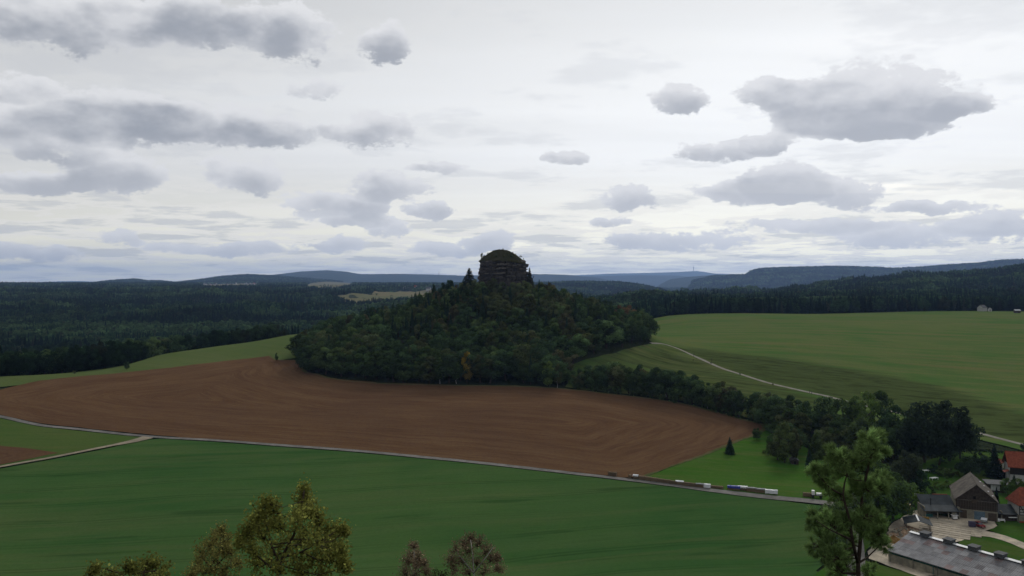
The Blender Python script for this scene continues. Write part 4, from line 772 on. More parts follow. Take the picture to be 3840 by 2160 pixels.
# barn
bc=at(3662,1950); BRZ=R(-24)
dirv=Vector((math.sin(-BRZ),math.cos(BRZ),0)); bl=19.0; bpos=bc+dirv*(bl/2); bpos.z=bc.z
barn=gable('barn','old grey roofed barn with boarded gable and plaster ground floor','barn',bpos,BRZ,12.6,bl,6.6,12.0,'plaster','oldtile',.5,'boards')
fy=-bl/2-.07
for i in range(26): panel(barn,'gable_board','boards',-6.05+i*.484,fy,5.0,.44,3.1,d=.10+.03*(i%3))
panel(barn,'door','bluedoor',.9,fy,1.55,3.2,3.0); panel(barn,'door','browndoor',4.7,fy,1.45,2.5,2.8); panel(barn,'door','browndoor',-4.2,fy,1.55,2.6,2.9); panel(barn,'door_frame','concrete',.9,fy+.03,3.2,3.8,.3)
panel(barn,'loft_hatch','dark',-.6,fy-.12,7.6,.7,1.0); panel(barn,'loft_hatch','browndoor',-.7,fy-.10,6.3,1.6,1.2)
for x,y in ((3.4,2.0),(4.2,-3),(2.6,5),(5.2,-5.5)):
    z=12.0-5.4*(x/6.3)+.30; panel(barn,'roof_window','steel',x,y,z,.6,.12,d=.5)
# two step open shed left of the barn
p=at(3527,1943); sh=thing('cart_shed',p,R(-6),'dark roofed open shed with two bays built against the barn','shed')
for x in (-5.6,-1.6,2.0,5.6): MB().box((x,-1.5,1.1),(.28,.28,4.0)).obj('post',M['plaster'],sh)
MB().box((0,4.6,1.6),(11.6,.3,5.2)).box((-5.75,1.6,1.6),(.25,5.8,5.2)).box((5.75,1.6,1.6),(.25,5.8,5.2)).obj('wall',M['plaster'],sh)
MB().box((0,0,3.45),(12.6,4.6,.16),rx=R(13)).obj('lean_to_roof',M['darkroof'],sh); MB().box((0,4.2,5.1),(11.2,5.2,.18),rx=R(30)).obj('upper_roof',M['darkroof'],sh); MB().box((-2.5,1.9,5.0),(.22,.22,2.6)).obj('stove_pipe',M['timber'],sh); MB().box((2.4,6.6,6.5),(5,.3,.35)).obj('ridge_tiles',M['redtile'],sh)
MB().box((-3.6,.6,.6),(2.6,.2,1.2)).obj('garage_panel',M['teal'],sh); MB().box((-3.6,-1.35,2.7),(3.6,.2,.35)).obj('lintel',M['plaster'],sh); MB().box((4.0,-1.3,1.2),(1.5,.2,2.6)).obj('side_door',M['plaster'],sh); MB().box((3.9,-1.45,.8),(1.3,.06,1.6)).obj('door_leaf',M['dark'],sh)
# low shed between the barn and the timber house
p=at(3762,1949); s2=thing('link_shed',p,R(-4),'low dark roofed shed linking barn and timber house','shed')
MB().box((0,2.2,1.2),(7.6,.25,4.2)).box((3.7,.3,1.2),(.25,3.6,4.2)).box((-1.2,.3,1.2),(.25,3.6,4.2)).obj('wall',M['plaster'],s2); MB().box((1.3,-1.4,.9),(4.8,.2,3.6)).obj('front_boards',M['boards'],s2); MB().box((0,.5,3.5),(8.6,5.2,.16),rx=R(24)).obj('roof',M['darkroof'],s2); MB().box((1.2,-1.9,2.55),(4.6,.9,.08),rx=R(10)).obj('canopy',M['darkroof'],s2); MB().box((2.0,-2.3,1.5),(2.8,.35,.22)).obj('white_trough',M['whitepaint'],s2)
# half timbered house
p=at(3864,1962); th=thing('timber_house',p,R(-6),'half timbered house with red hipped roof and white panels','house')
w=10.0
MB().box((1.5,4,.6),(w,8,4.0)).obj('wall',M['plaster'],th); MB().box((1.5,4,4.3),(w-.1,7.9,3.4)).obj('upper_wall',M['whitewall'],th); MB().box((1.5,-.03,-.2),(w,.1,1.6)).obj('brick_plinth',M['redtile'],th)
x0=-3.45
for x in (x0,x0+1.9,x0+3.2,x0+5.0,x0+6.8,x0+8.6): MB().box((x,-.06,4.3),(.2,.16,3.4)).obj('timber_post',M['timber'],th)
for z in (2.72,3.6,4.6,5.9): MB().box((1.5,-.03,z),(w,.14,.18)).obj('timber_rail',M['timber'],th)
MB().box((x0+.95,-.05,4.4),(.18,.12,3.6),ry=R(-28)).obj('timber_brace',M['timber'],th); MB().box((x0+5.9,-.05,4.4),(.18,.12,3.6),ry=R(28)).obj('timber_brace',M['timber'],th)
for x in (x0+2.55,x0+7.7): window(th,x,-.12,4.5,1.0,1.5)
window(th,x0+2.4,-.05,1.6,.9,.8,0,'plaster')
hr=MB(); X0,X1,Y0,Y1=-4.1,7.1,-.7,8.7; hr.add([(X0,Y0,5.9),(X1,Y0,5.9),(X1,Y1,5.9),(X0,Y1,5.9),(X0+2.6,4,11.2),(X1,4,11.2)],[(0,1,5,4),(1,2,5),(2,3,4,5),(3,0,4),(3,2,1,0)]); hr.obj('roof',M['redtile'],th)
# house with big red roof further back
p=at(3822,1838); h2=gable('red_roof_house','large white house with dark upper storey and orange red roof','house',p+Vector((10.5,9.5,0)),R(70),9.5,16,7.6,12.2,'whitewall','redtile',.9,'boards')
MB().box((-4.87,0,5.9),(.25,16.2,3.2)).obj('upper_boarding',M['timber'],h2); window(h2,-4.8,2.0,1.2,1.6,1.8,R(90)); window(h2,-4.8,-4.0,1.2,1.6,1.8,R(90)); MB().box((-3,9.1,5.2),(3.2,2.0,.15),rx=R(-20)).obj('porch_roof',M['redtile'],h2)
# flat roofed garden building
p=at(3745,1848); g1=thing('flat_garage',p,R(-14),'flat grey roofed garden building with pale glazed front','outbuilding')
MB().box((0,2.5,1.1),(7.0,5.0,4.4)).obj('wall',M['boards'],g1); MB().box((.0,2.4,3.42),(8.2,6.4,.2),rx=R(3)).obj('roof',M['ventgrey'],g1); MB().box((4.15,2.4,3.4),(.1,6.4,.34),rx=R(3)).obj('fascia',M['redtile'],g1)
for i in range(3): MB().box((-2.2+i*1.05,-.06,1.9),(.98,.1,2.2)).obj('glazed_panel',M['skylight'],g1)
for u,v,rz,l,roof in [(3757,1787,R(-10),'small grey garden hut between spruce and red roofed house','ventgrey'),(3752,1752,R(20),'tiny red roofed hut in the upper garden','redtile')]:
    p=at(u,v); g2=gable('garden_hut',l,'hut',p,rz,3.2,3.6,2.2,3.1,'plaster',roof,.3); panel(g2,'door','dark',.4,-1.85,.95,.9,1.8); panel(g2,'post','whitepaint',-.9,-1.87,1.0,.2,2.0)
p=at(2978,1737); g2=gable('lawn_hut','small dark hut under the trees at the back of the lawn','hut',p,R(-10),3.0,4.4,1.6,2.5,'boards','ventgrey',.4); panel(g2,'door','dark',0,-2.25,.7,.8,1.3)
# ---- long cattle shed with corrugated sheets
A=Vector((112.6,240.5,0)); dv=Vector((.53,-.848,0)).normalized(); pv=Vector((.848,.53,0)).normalized(); HW=11.0; LN=62.0; gzs=gz(118,238)
ls=thing('cattle_shed',(A+dv*LN/2+pv*HW).xy.to_3d()+Vector((0,0,gzs)),math.atan2(dv.y,dv.x),'long low cattle shed with grey sheet roof, vents and white ridge','cattle shed')
# local x runs along the shed towards the camera, local y away to the far eave
EV,RG=3.7,6.9
MB().box((0,-HW+.15,.6),(LN,.3,4.4)).box((0,HW-.15,.6),(LN,.3,4.4)).obj('wall',M['concrete'],ls)
e=MB()
for x in(-LN/2+.02,LN/2-.32): e.add([(x,-HW+.31,-1.6),(x,HW-.31,-1.6),(x,HW-.31,EV-.1),(x,0,RG-.15),(x,-HW+.31,EV-.1),(x+.3,-HW+.31,-1.6),(x+.3,HW-.31,-1.6),(x+.3,HW-.31,EV-.1),(x+.3,0,RG-.15),(x+.3,-HW+.31,EV-.1)],[(4,3,2,1,0),(5,6,7,8,9),(0,1,6,5),(1,2,7,6),(2,3,8,7),(3,4,9,8),(4,0,5,9)])
e.obj('end_wall',M['concrete'],ls)
MB().box((0,-HW-.06,3.0),(LN-.4,.1,.75)).obj('green_band',M['greenband'],ls); 
for i in range(9): MB().box((-LN/2+.6+i*7.2,-HW-.14,1.8),(.18,.1,3.2)).obj('pilaster',M['plaster'],ls)
MB().tube([(-LN/2-.4,-HW-.75,EV-.28),(LN/2+.4,-HW-.75,EV-.28)],.12,6).obj('gutter',M['ventgrey'],ls); MB().tube([(-LN/2+14,-HW-.5,EV-.3),(-LN/2+14,-HW-.3,-.2)],.09,6).obj('downpipe',M['teal'],ls)
sl=math.hypot(HW,RG-EV); pit=math.atan2(RG-EV,HW); NR,NC=6,29; sw=LN/NC+.12; shh=(sl+.8)/NR+.12
sm_=MB(); nc=8
vs=[(sw*(k/nc-.5),y,(.035 if k%2 else -.035)) for y in (-shh/2,shh/2) for k in range(nc+1)]
sm_.add(vs,[(k,k+1,nc+2+k,nc+1+k) for k in range(nc)]); sme=sm_.mesh('roof_sheet',M['sheet']); rr=random.Random(9)
for s in(-1,1):
    for i in range(NR if s==-1 else 2):
        hh=shh if s==-1 else shh*3
        for j in range(NC):
            d=(i+.5)*((sl+.8)/(NR if s==-1 else 2))-.0; y=s*(d-.0); z=RG-math.sin(pit)*d+.06+.035*(i%2); yy=s*math.cos(pit)*d
            o=link('roof_sheet',sme,ls,(-LN/2+(j+.5)*LN/NC,yy,z+.02*(j%2)),(pit if s==-1 else -pit,0,0),(1,1 if s==-1 else 3,1))
            k=rr.uniform(.75,1.15); g=.20*k; q=rr.random(); far=j/NC
            o['tint']=[g*1.0,g*1.0,g*1.03] if q>.10+.16*far else ([g*.95,g*.74,g*.72] if rr.random()<.6 else [g*.72,g*.68,g*.7])
xv=-LN/2+5.0
k=0
while xv<LN/2:
    t_=MB().box((0,0,0),(2.3,2.6,1.0)).box((0,0,.62),(2.7,3.0,.18)); t_.obj('roof_vent',M['ventgrey'],ls,(xv,0,RG+.75)); 
    MB().box((0,0,0),(4.9,.95,.14)).obj('ridge_light',M['skylight'],ls,(xv+3.75,-.25,RG+.42),(R(12),0,0)); MB().box((0,0,0),(4.9,1.3,.12)).obj('ridge_board',M['sheet'],ls,(xv+3.75,.75,RG+.32),(R(-14),0,0))['tint']=[.2,.2,.2]; xv+=7.2; k+=1
MB().box((0,0,0),(3.4,.95,.14)).obj('ridge_light',M['skylight'],ls,(-LN/2+1.9,-.25,RG+.42),(R(12),0,0))
# ---- open timber store with dark roof
p=at(3440,1985); os_=thing('timber_store',p,R(-20),'open sided store with dark roof and white verge beside the yard','shed')
for x in(-3.6,3.6):
    for y in(-3,0,3): MB().box((x,y,1.1),(.2,.2,3.2)).obj('post',M['timber'],os_)
MB().box((-2.05,0,3.15),(4.5,7.4,.14),ry=R(-16)).obj('roof',M['darkroof'],os_); MB().box((2.05,0,3.15),(4.5,7.4,.14),ry=R(16)).obj('roof',M['darkroof'],os_); MB().box((0,0,3.85),(.5,7.8,.12)).obj('white_ridge',M['skylight'],os_); MB().box((2.9,3.75,2.7),(2.2,.08,1.5)).obj('yellow_end_board',M['yellow'],os_); MB().box((-2.1,3.75,3.2),(4.5,.1,.3),ry=R(-16)).obj('verge',M['skylight'],os_)
# ---- concrete slabs of the yard
pm=MB().box((0,0,-.1),(2.9,1.9,.2)).mesh('yard_slab',M['paving']); base=at(3568,1990); yardo=[o for o in COL.objects if o.name=='farmyard'][0]
for i in range(6):
    for j in range(7):
        if (i,j) in((0,6),(5,0),(5,1)): continue
        v=Vector((math.cos(R(-32)),math.sin(R(-32)),0))*(i*3.04-8)+Vector((-math.sin(R(-32)),math.cos(R(-32)),0))*(j*2.04-6); x,y=base.x+v.x,base.y+v.y
        o=link('yard_slab',pm,yardo,(x,y,gz(x,y)+.30+rr.uniform(-.02,.02)),(0,0,R(-32))); k=rr.uniform(.85,1.15); k*=.9; o['tint']=[.36*k,.315*k,.245*k]
# ---- rubble and sand heaps
def heap(name,label,c,rx,ry,h,mat,n=70,stone=.45,seed=1):
    t=thing(name,c,0,label,'heap'); rs=np.random.RandomState(seed); b=MB(); m=18; rg=7; b.v=[(0,0,h)]
    for j in range(1,rg+1):
        for a in range(m): 
            w=j/rg; k=1+rs.uniform(-.12,.12); b.v.append((rx*w*k*math.cos(a*6.283/m),ry*w*k*math.sin(a*6.283/m),h*(1-w)**1.1*rs.uniform(.8,1.15)-(.35 if j==rg else 0)))
    for a in range(m): b.f.append((0,1+a,1+(a+1)%m))
    for j in range(rg-1):
        for a in range(m): b.f.append((1+j*m+a,1+(j+1)*m+a,1+(j+1)*m+(a+1)%m,1+j*m+(a+1)%m))
    b.obj('mound',M[mat],t)
    s=MB()
    for i in range(n):
        w=math.sqrt(rs.uniform()); a=rs.uniform(0,6.283); s.box((rx*w*math.cos(a),ry*w*math.sin(a),h*(1-w)**1.1+.1),tuple(rs.uniform(.3,1.3,3)*stone),rs.uniform(0,3),rs.uniform(-.6,.6),rs.uniform(-.6,.6))
    if n: tag(s.obj('rubble',M['concrete'],t),kind='stuff')
heap('rubble_heap','pile of broken concrete and brown rubble behind the long shed',at(3398,2003),6,4,1.8,'rubble',90,.7,2); heap('sand_heap','orange sand heap at the corner of the long shed roof',at(3350,2030),3.6,3.2,2.0,'orangesoil',14,.4,3); heap('soil_heap','reddish brown soil heap beside the timber store',at(3405,1988),5,2.6,1.5,'rubble',0,.4,4)
# ---- vehicles and yard things
def wheel(t,x,y,z,r,w,rz=0):
    o=MB().tube([(-w/2,0,0),(w/2,0,0)],r,14).obj('wheel',M['rubber'],t,(x,y,z)); MB().tube([(-w/2-.015,0,0),(w/2+.015,0,0)],r*.58,10).obj('rim',M['steel'],o); return o
def car(c,rz):
    t=thing('car',c,rz,'small red car parked in the yard in front of the barn','car'); P=[(-2.0,.45),(-2.02,.72),(-1.2,.86),(-.55,.92),(1.75,.95),(2.0,.85),(2.02,.45),(1.6,.28),(-1.6,.28)]
    b=MB(); n=len(P); secs=[(-.84,.92),(-.78,1.0),(.78,1.0),(.84,.92)]
    for x,k in secs: b.v+=[(x,y,.28+(z-.28)*k) for y,z in P]
    for s in range(3):
        for k in range(n): b.f.append((s*n+k,s*n+(k+1)%n,(s+1)*n+(k+1)%n,(s+1)*n+k))
    b.f+=[tuple(range(n-1,-1,-1)),tuple(range(3*n,4*n))]; b.obj('body',M['redpaint'],t)
    cb=MB(); lo=[(-.75,-.75),(.75,-.75),(.75,1.8),(-.75,1.8)]; hi=[(-.6,-.05),(.6,-.05),(.6,1.35),(-.6,1.35)]; cb.add([(x,y,.9) for x,y in lo]+[(x,y,1.43) for x,y in hi],[(0,1,5,4),(1,2,6,5),(2,3,7,6),(3,0,4,7),(4,5,6,7)]); cb.obj('cabin_glass',M['glass'],t)
    MB().box((0,.65,1.45),(1.24,1.44,.05)).obj('roof',M['redpaint'],t)
    for x in(-.8,.8):
        for y in(-1.3,1.3): wheel(t,x,y,.31,.31,.2)
        MB().box((x*.75,-2.02,.62),(.3,.06,.14)).obj('headlight',M['whitepaint'],t); MB().box((x*.8,2.02,.7),(.24,.06,.2)).obj('tail_light',M['redpaint'],t)
car(at(3674,1979,.34),R(12))
def trailer(u,v,rz,label):
    t=thing('trailer',at(u,v,.34),rz,label,'trailer'); b=MB()
    b.box((0,0,.55),(1.7,3.0,.1)).box((-.82,0,.85),(.06,3.0,.5)).box((.82,0,.85),(.06,3.0,.5)).box((0,1.47,.85),(1.58,.06,.5)).box((0,-1.47,.85),(1.58,.06,.5)); b.obj('box_body',M['steel'],t); MB().box((0,0,1.14),(1.8,3.1,.06)).obj('cover',M['whitetarp'],t); MB().tube([(0,-1.5,.5),(0,-2.6,.45)],.05,6).obj('drawbar',M['steel'],t)
    for x in(-.9,.9): wheel(t,x,0,.32,.32,.2)
trailer(3690,1962,R(-35),'pale covered trailer behind the red car')
t=thing('storage_bin',at(3645,1978,.34),R(-15),'dark purple storage bin left of the red car','bin'); MB().box((0,0,.75),(1.9,1.4,1.5)).obj('body',M['purple'],t); MB().box((0,0,1.55),(2.0,1.5,.1)).obj('lid',M['purple'],t)
t=thing('water_tank',at(3580,1950,.3),R(-5),'white plastic tank on a pallet in front of the barn','tank'); MB().box((0,0,.75),(1.4,1.2,1.1)).obj('tank',M['whitepaint'],t); MB().box((0,0,.1),(1.5,1.3,.2)).obj('pallet',M['browndoor'],t); MB().box((0,0,1.35),(2.0,1.6,.12)).obj('lid',M['whitepaint'],t); MB().tube([(.5,.2,1.4),(.5,.2,2.0)],.2,8).obj('filler_cap',M['steel'],t)
t=thing('white_barrel',at(3742,1957,.2),0,'white barrel beside the low shed','barrel'); MB().tube([(0,0,0),(0,0,.1),(0,0,.5),(0,0,1.0),(0,0,1.1)],[.42,.45,.48,.45,.4],12).obj('drum',M['whitepaint'],t); MB().tube([(0,0,1.08),(0,0,1.16)],.3,10).obj('lid',M['dark'],t)
t=thing('garden_bench',at(3758,1959,.2),R(-10),'white slatted bench beside the white barrel','bench')
for i in range(3): MB().box((0,-.2+i*.2,.45),(1.9,.15,.05)).obj('seat_slat',M['whitepaint'],t)
for i in range(2): MB().box((0,.32,.65+i*.2),(1.9,.05,.15)).obj('back_slat',M['whitepaint'],t)
for x in(-.8,.8): MB().box((x,0,.2),(.08,.55,.5)).box((x,.3,.6),(.08,.06,.6)).obj('leg',M['whitepaint'],t)
# yellow digger
t=thing('digger',at(3402,1924,.2),R(55),'yellow digger half hidden by trees above the timber store','digger')
for y in(-.9,.9): MB().box((0,y,.4),(3.0,.5,.8)).obj('track',M['rubber'],t)
MB().box((-.2,0,1.3),(2.6,2.0,.9)).obj('body',M['yellow'],t); c=MB().box((.4,-.45,2.3),(1.2,1.0,1.2)).obj('cab',M['yellow'],t); MB().box((.45,-.98,2.35),(.9,.06,.8)).obj('cab_window',M['glass'],c); MB().tube([(1.0,.3,1.6),(2.6,.3,3.4),(4.2,.3,3.0)],[.22,.25,.16],6).obj('boom',M['yellow'],t); MB().tube([(4.2,.3,3.0),(4.6,.3,1.4)],[.16,.13],6).obj('dipper_arm',M['yellow'],t); MB().box((4.5,.3,1.0),(.8,.9,.7),ry=.5).obj('bucket',M['ventgrey'],t)
# white garden frames
for u,v,w_,l in [(3475,1772,3.0,'white cold frame at the back left of the garden'),(3502,1800,3.2,'white topped garden table beside the shrubs'),(3440,1862,1.6,'small white cold frame by the dark garden trees')]:
    t=thing('garden_table',at(u,v,.1),R(rr.uniform(-20,20)),l,'garden table'); MB().box((0,0,.85),(w_,1.6,.08)).obj('top',M['whitepaint'],t)
    for x in(-w_/2+.15,w_/2-.15):
        for y in(-.65,.65): MB().box((x,y,.4),(.09,.09,.84)).obj('leg',M['whitepaint'],t)
# ---- firewood stacks along the road
lr=random.Random(31)
def logstack(u,v,L,rz,label,cover=None,h=1.5,g='firewood stacks along the road',dz=.1):
    t=thing('firewood_stack',at(u,v,dz),rz,label,'firewood',g); z=.12
    rows=[]; zz=.14
    b=MB(); i=0
    while zz<h:
        x=-L/2+.14+(i%2)*.13
        while x<L/2-.1:
            r=lr.uniform(.10,.15); jt=lr.uniform(-.08,.08); b.tube([(x,-.5+jt,zz),(x,.5+jt,zz)],r,6); x+=.27
        zz+=.235; i+=1
    o=b.obj('logs',M['log'],t); tag(o,kind='stuff'); k=lr.uniform(.75,1.2); o['tint']=[.17*k,.125*k,.078*k]
    for x in(-L/2-.03,L/2+.03): MB().box((x,0,h/2),(.1,.1,h+.2)).obj('stake',M['browndoor'],t)
    if cover:
        mat,drop=cover; n=10; c=MB(); prof=[(-.62,h-drop),(-.58,h+.02),(-.3,h+.14),(0,h+.2),(.3,h+.14),(.58,h+.02),(.62,h-drop)]
        for s in range(n+1): c.v+=[(-L/2-.1+(L+.2)*s/n,y+lr.uniform(-.06,.06),zq+lr.uniform(-.08,.08)) for y,zq in prof]
        for s in range(n):
            for q in range(6): c.f.append((s*7+q,(s+1)*7+q,(s+1)*7+q+1,s*7+q+1))
        c.obj('tarp',M[mat],t)
LROW=[(2297,1789,3.6,None,'short bare firewood stack standing alone at the left end of the row'),(2362,1799,1.2,None,'tiny firewood stack at the start of the long row'),(2384,1801,2.0,('whitetarp',.4),'short firewood stack under a crumpled white sheet at the row start')]
for i in range(6): LROW.append((2408+i*23.5,1804+i*3.6,2.9,None,['first','second','third','fourth','fifth','sixth'][i]+' bare stack of the long firewood row, counted from its left end'))
LROW+=[(2549,1824,3.0,('whitetarp',.25),'firewood stack under a flat white sheet in the long row'),(2575,1828,3.0,None,'bare firewood stack right of the flat white sheet'),(2600,1831,3.0,None,'second bare firewood stack right of the flat white sheet'),(2625,1834,3.0,('greytarp',.15),'firewood stack with a grey top sheet in the long row'),(2650,1836,2.8,('whitetarp',1.2),'firewood stack wrapped in a white sheet hanging to the ground'),(2687,1837,5.2,None,'low bare stack of fresh orange wood after the long row'),
 (2752,1843,4.6,('bluetarp',.75),'firewood stack under a blue sheet'),(2785,1844,3.4,('whitetarp',.6),'firewood stack under a white sheet next to the blue one'),(2818,1849,3.6,('greytarp',.2),'firewood stack with a dark grey top right of the white sheet'),(2850,1853,3.6,('greytarp',.2),'grey topped firewood stack before the last white sheet'),(2893,1858,4.4,('whitetarp',1.3),'last firewood stack fully wrapped in a white sheet'),(3030,1868,3.6,None,'weathered firewood stack beside the trailer near the pine')]
for u,v,L,cv,l in LROW: logstack(u,v-5,L,R(-19),l,cv,1.05 if 'low' in l else 1.5)
p=at(3063,1868,.1); t=thing('timber_wagon',p,R(-14),'dark timber wagon with white boxes by the road end','wagon'); MB().box((0,0,1.0),(4.2,1.9,.25)).obj('bed',M['timber'],t)
for x in(-1.4,1.4):
    for y in(-.9,.9): MB().tube([(x,y-.12,.45),(x,y+.12,.45)],.45,12).obj('wheel',M['rubber'],t)
for x,w_,hh in((-1.3,1.0,1.6),(.8,1.9,.7)): MB().box((x,0,1.15+hh/2),(w_,1.2,hh)).obj('white_box',M['whitepaint'],t)
# ---- people and posts
M['jacket']=plain('dark_jacket',(.03,.032,.045),.2,4,.9,.1); M['skin']=plain('skin',(.35,.2,.14),.1,4,.7,.2)
def person(u,v,rz,label):
    c=at(u,v,.15); me=bpy.data.meshes.new('person'); V=[(0,0,.95),(0,0,1.18),(0,0,1.42),(0,0,1.53),(0,.02,1.66),(0,.02,1.78),(.1,0,.9),(.12,-.12,.5),(.12,.02,.06),(.12,-.14,.04),(-.1,0,.9),(-.11,.14,.5),(-.11,.28,.08),(-.11,.14,.04),(.2,0,1.42),(.26,.06,1.14),(.27,-.06,.9),(-.2,0,1.42),(-.26,-.06,1.14),(-.27,-.16,.92)]
    E=[(0,1),(1,2),(2,3),(3,4),(4,5),(0,6),(6,7),(7,8),(8,9),(0,10),(10,11),(11,12),(12,13),(2,14),(14,15),(15,16),(2,17),(17,18),(18,19)]; Rr=[.16,.15,.17,.07,.11,.09,.1,.075,.055,.04,.1,.075,.055,.04,.075,.055,.04,.075,.055,.04]
    me.from_pydata(V,E,[]); me.materials.append(M['jacket']); o=link('person',me,None,c,(0,0,rz)); tag(o,label,'person'); md=o.modifiers.new('skin','SKIN'); 
    for i,s in enumerate(me.skin_vertices[0].data): s.radius=(Rr[i],Rr[i]); s.use_root=(i==0)
    o.modifiers.new('sub','SUBSURF').levels=1; o.modifiers['sub'].render_levels=1; return o
person(3037,1474,R(100),'walker in dark clothes on the footpath, taller of the pair'); person(3044,1478,R(80),'second walker in dark clothes just behind the taller one on the footpath')
for u,v,h,l in [(2602,1338,2.6,'thin wooden post at the edge of the footpath'),(2669,1366,4.2,'taller thin post further down the footpath')]:
    t=thing('path_post',at(u,v),0,l,'post'); MB().tube([(0,0,-.3),(0,0,h)],[.13,.1],6).obj('pole',M['timber'],t); MB().box((.25,0,h-.3),(.7,.06,.25)).obj('sign_board',M['browndoor'],t)
# ---- white house at the far side of the pasture
x,y=pt(3690,1167); h3=gable('forest_house','small white house with grey hipped roof at the far forest edge','house',Vector((x,y+4,gz(x,y+4)+.5)),R(-62),7.5,8,3.9,7.0,'whitewall','ventgrey',.5)
for i in range(3): window(h3,-2.2+i*2.2,-4.06,2.5,1.0,1.2)
window(h3,-1.5,-4.06,.8,1.0,1.1)
x,y=pt(3708,1168); h4=gable('forest_hut','tiny white gabled hut right of the forest house','hut',Vector((x+3,y+3,gz(x,y)+.5)),R(-20),3.6,4,2.6,4.0,'whitewall','ventgrey',.3); panel(h4,'door','browndoor',0,-2.05,.9,.9,1.8)
x,y=pt(3818,1174); h5=gable('field_barn','dark hut with pale roof at the right end of the pasture','hut',Vector((x,y+2,gz(x,y)+.3)),R(80),4,6,2.6,3.8,'boards','steel',.3); panel(h5,'door','dark',0,-3.06,1,1.6,2)
# ---- far village and farms
vw=MB(); vw.box((0,0,2.6),(10,12,5.8)); vw.prism([(-4.98,5.5),(4.98,5.5),(0,9.6)],-5.98,5.98); vwm=vw.mesh('wall',M['whitewall']); vr=MB()
for s in(-1,1): vr.add([(s*5.6,-6.5,5.1),(0,-6.5,10.0),(0,6.5,10.0),(s*5.6,6.5,5.1),(s*5.6,-6.5,5.5),(0,-6.5,10.4),(0,6.5,10.4),(s*5.6,6.5,5.5)],[(0,1,2,3),(7,6,5,4),(0,4,5,1),(3,2,6,7),(0,3,7,4)])
vrm={'g':vr.mesh('roof',M['ventgrey']),'r':vr.mesh('roof',M['redtile'])}; vwin=MB().box((0,0,0),(1.4,.2,1.6)).mesh('window',M['glass'])
def vill(u,v,rz,sc,roof,label,lift=4):
    x,y=pt(u,v); t=thing('village_house',(x,y,gz(x,y)+lift),rz,label,'house','far village houses'); t.scale=(sc,sc,sc); link('wall',vwm,t); link('roof',vrm[roof],t)
    for i in range(3):
        for zz in(1.8,4.2): link('window',vwin,t,(-3+i*3,-6.05,zz))
for u,v,rz,sc,rf,l in [(683,1077,.3,1.5,'r','pale house standing apart at the left of the far village'),(765,1077,.5,1.6,'g','lower of two pale houses at the left end of the far village'),(768,1072,-.4,1.5,'g','upper of two pale houses at the left end of the far village'),(807,1073,1.2,1.7,'g','brightest white house of the far village'),(788,1074,.2,1.3,'r','greyish house left of the brightest village house'),(851,1075,.4,1.4,'r','dim house right of the brightest village house'),(922,1068,.9,1.6,'g','upper pale house at the right part of the far village'),(940,1071,.1,1.7,'g','large pale house at the right part of the far village'),(936,1076,.5,1.2,'g','small low house at the right end of the far village'),(952,1070,-.5,1.6,'r','rightmost house of the far village'),
  (1518,1089,.1,1.4,'g','long white farmhouse at the far pale field'),(1531,1090,1.5,1.0,'g','white farm annex beside the far farmhouse'),(1558,1087,.7,1.5,'r','red gabled house above the far pale field'),(1607,1093,1.4,1.5,'g','white shed behind the pointed spruce on the hill'),(2273,1088,.4,1.1,'g','lone pale house on the far slope right of the rock'),(2190,1085,.2,1.0,'r','faint house on the far slope below the rock')]: vill(u,v,rz,sc,rf,l)
x,y=pt(885,1069); ch=thing('village_church',(x,y,gz(x,y)+3),.2,'far village church with pale tower and dark pointed top','church'); MB().box((0,0,9),(8,8,20)).obj('tower',M['whitewall'],ch); MB().add([(-5,-5,19),(5,-5,19),(5,5,19),(-5,5,19),(0,0,32)],[(0,1,4),(1,2,4),(2,3,4),(3,0,4),(3,2,1,0)]).obj('spire',M['ventgrey'],ch); MB().box((0,14,5),(10,20,12)).prism([(-5.2,11),(5.2,11),(0,17)],4.1,24).obj('nave',M['whitewall'],ch)
def mast(u,vt,vb,Y,label,w):
    x=(u-UC)/F*Y; z0=(VH-vb)/F*Y-25; z1=(VH-vt)/F*Y; t=thing('radio_mast',(x,Y,z0),0,label,'mast'); h=z1-z0
    MB().tube([(0,0,0),(0,0,h*.55)],[w*1.5,w],10).obj('shaft',M['ventgrey'],t); MB().tube([(0,0,h*.5),(0,0,h*.53),(0,0,h*.6),(0,0,h*.62)],[w,w*2.4,w*2.4,w],12).obj('platform',M['ventgrey'],t); MB().tube([(0,0,h*.6),(0,0,h)],[w*.7,w*.25],8).obj('antenna',M['steel'],t)
mast(2601,991,1018,28800,'tall slim radio mast on the farthest blue ridge',9); mast(1646,1016,1028,14800,'thin mast on the ridge left of the rock tower',3)
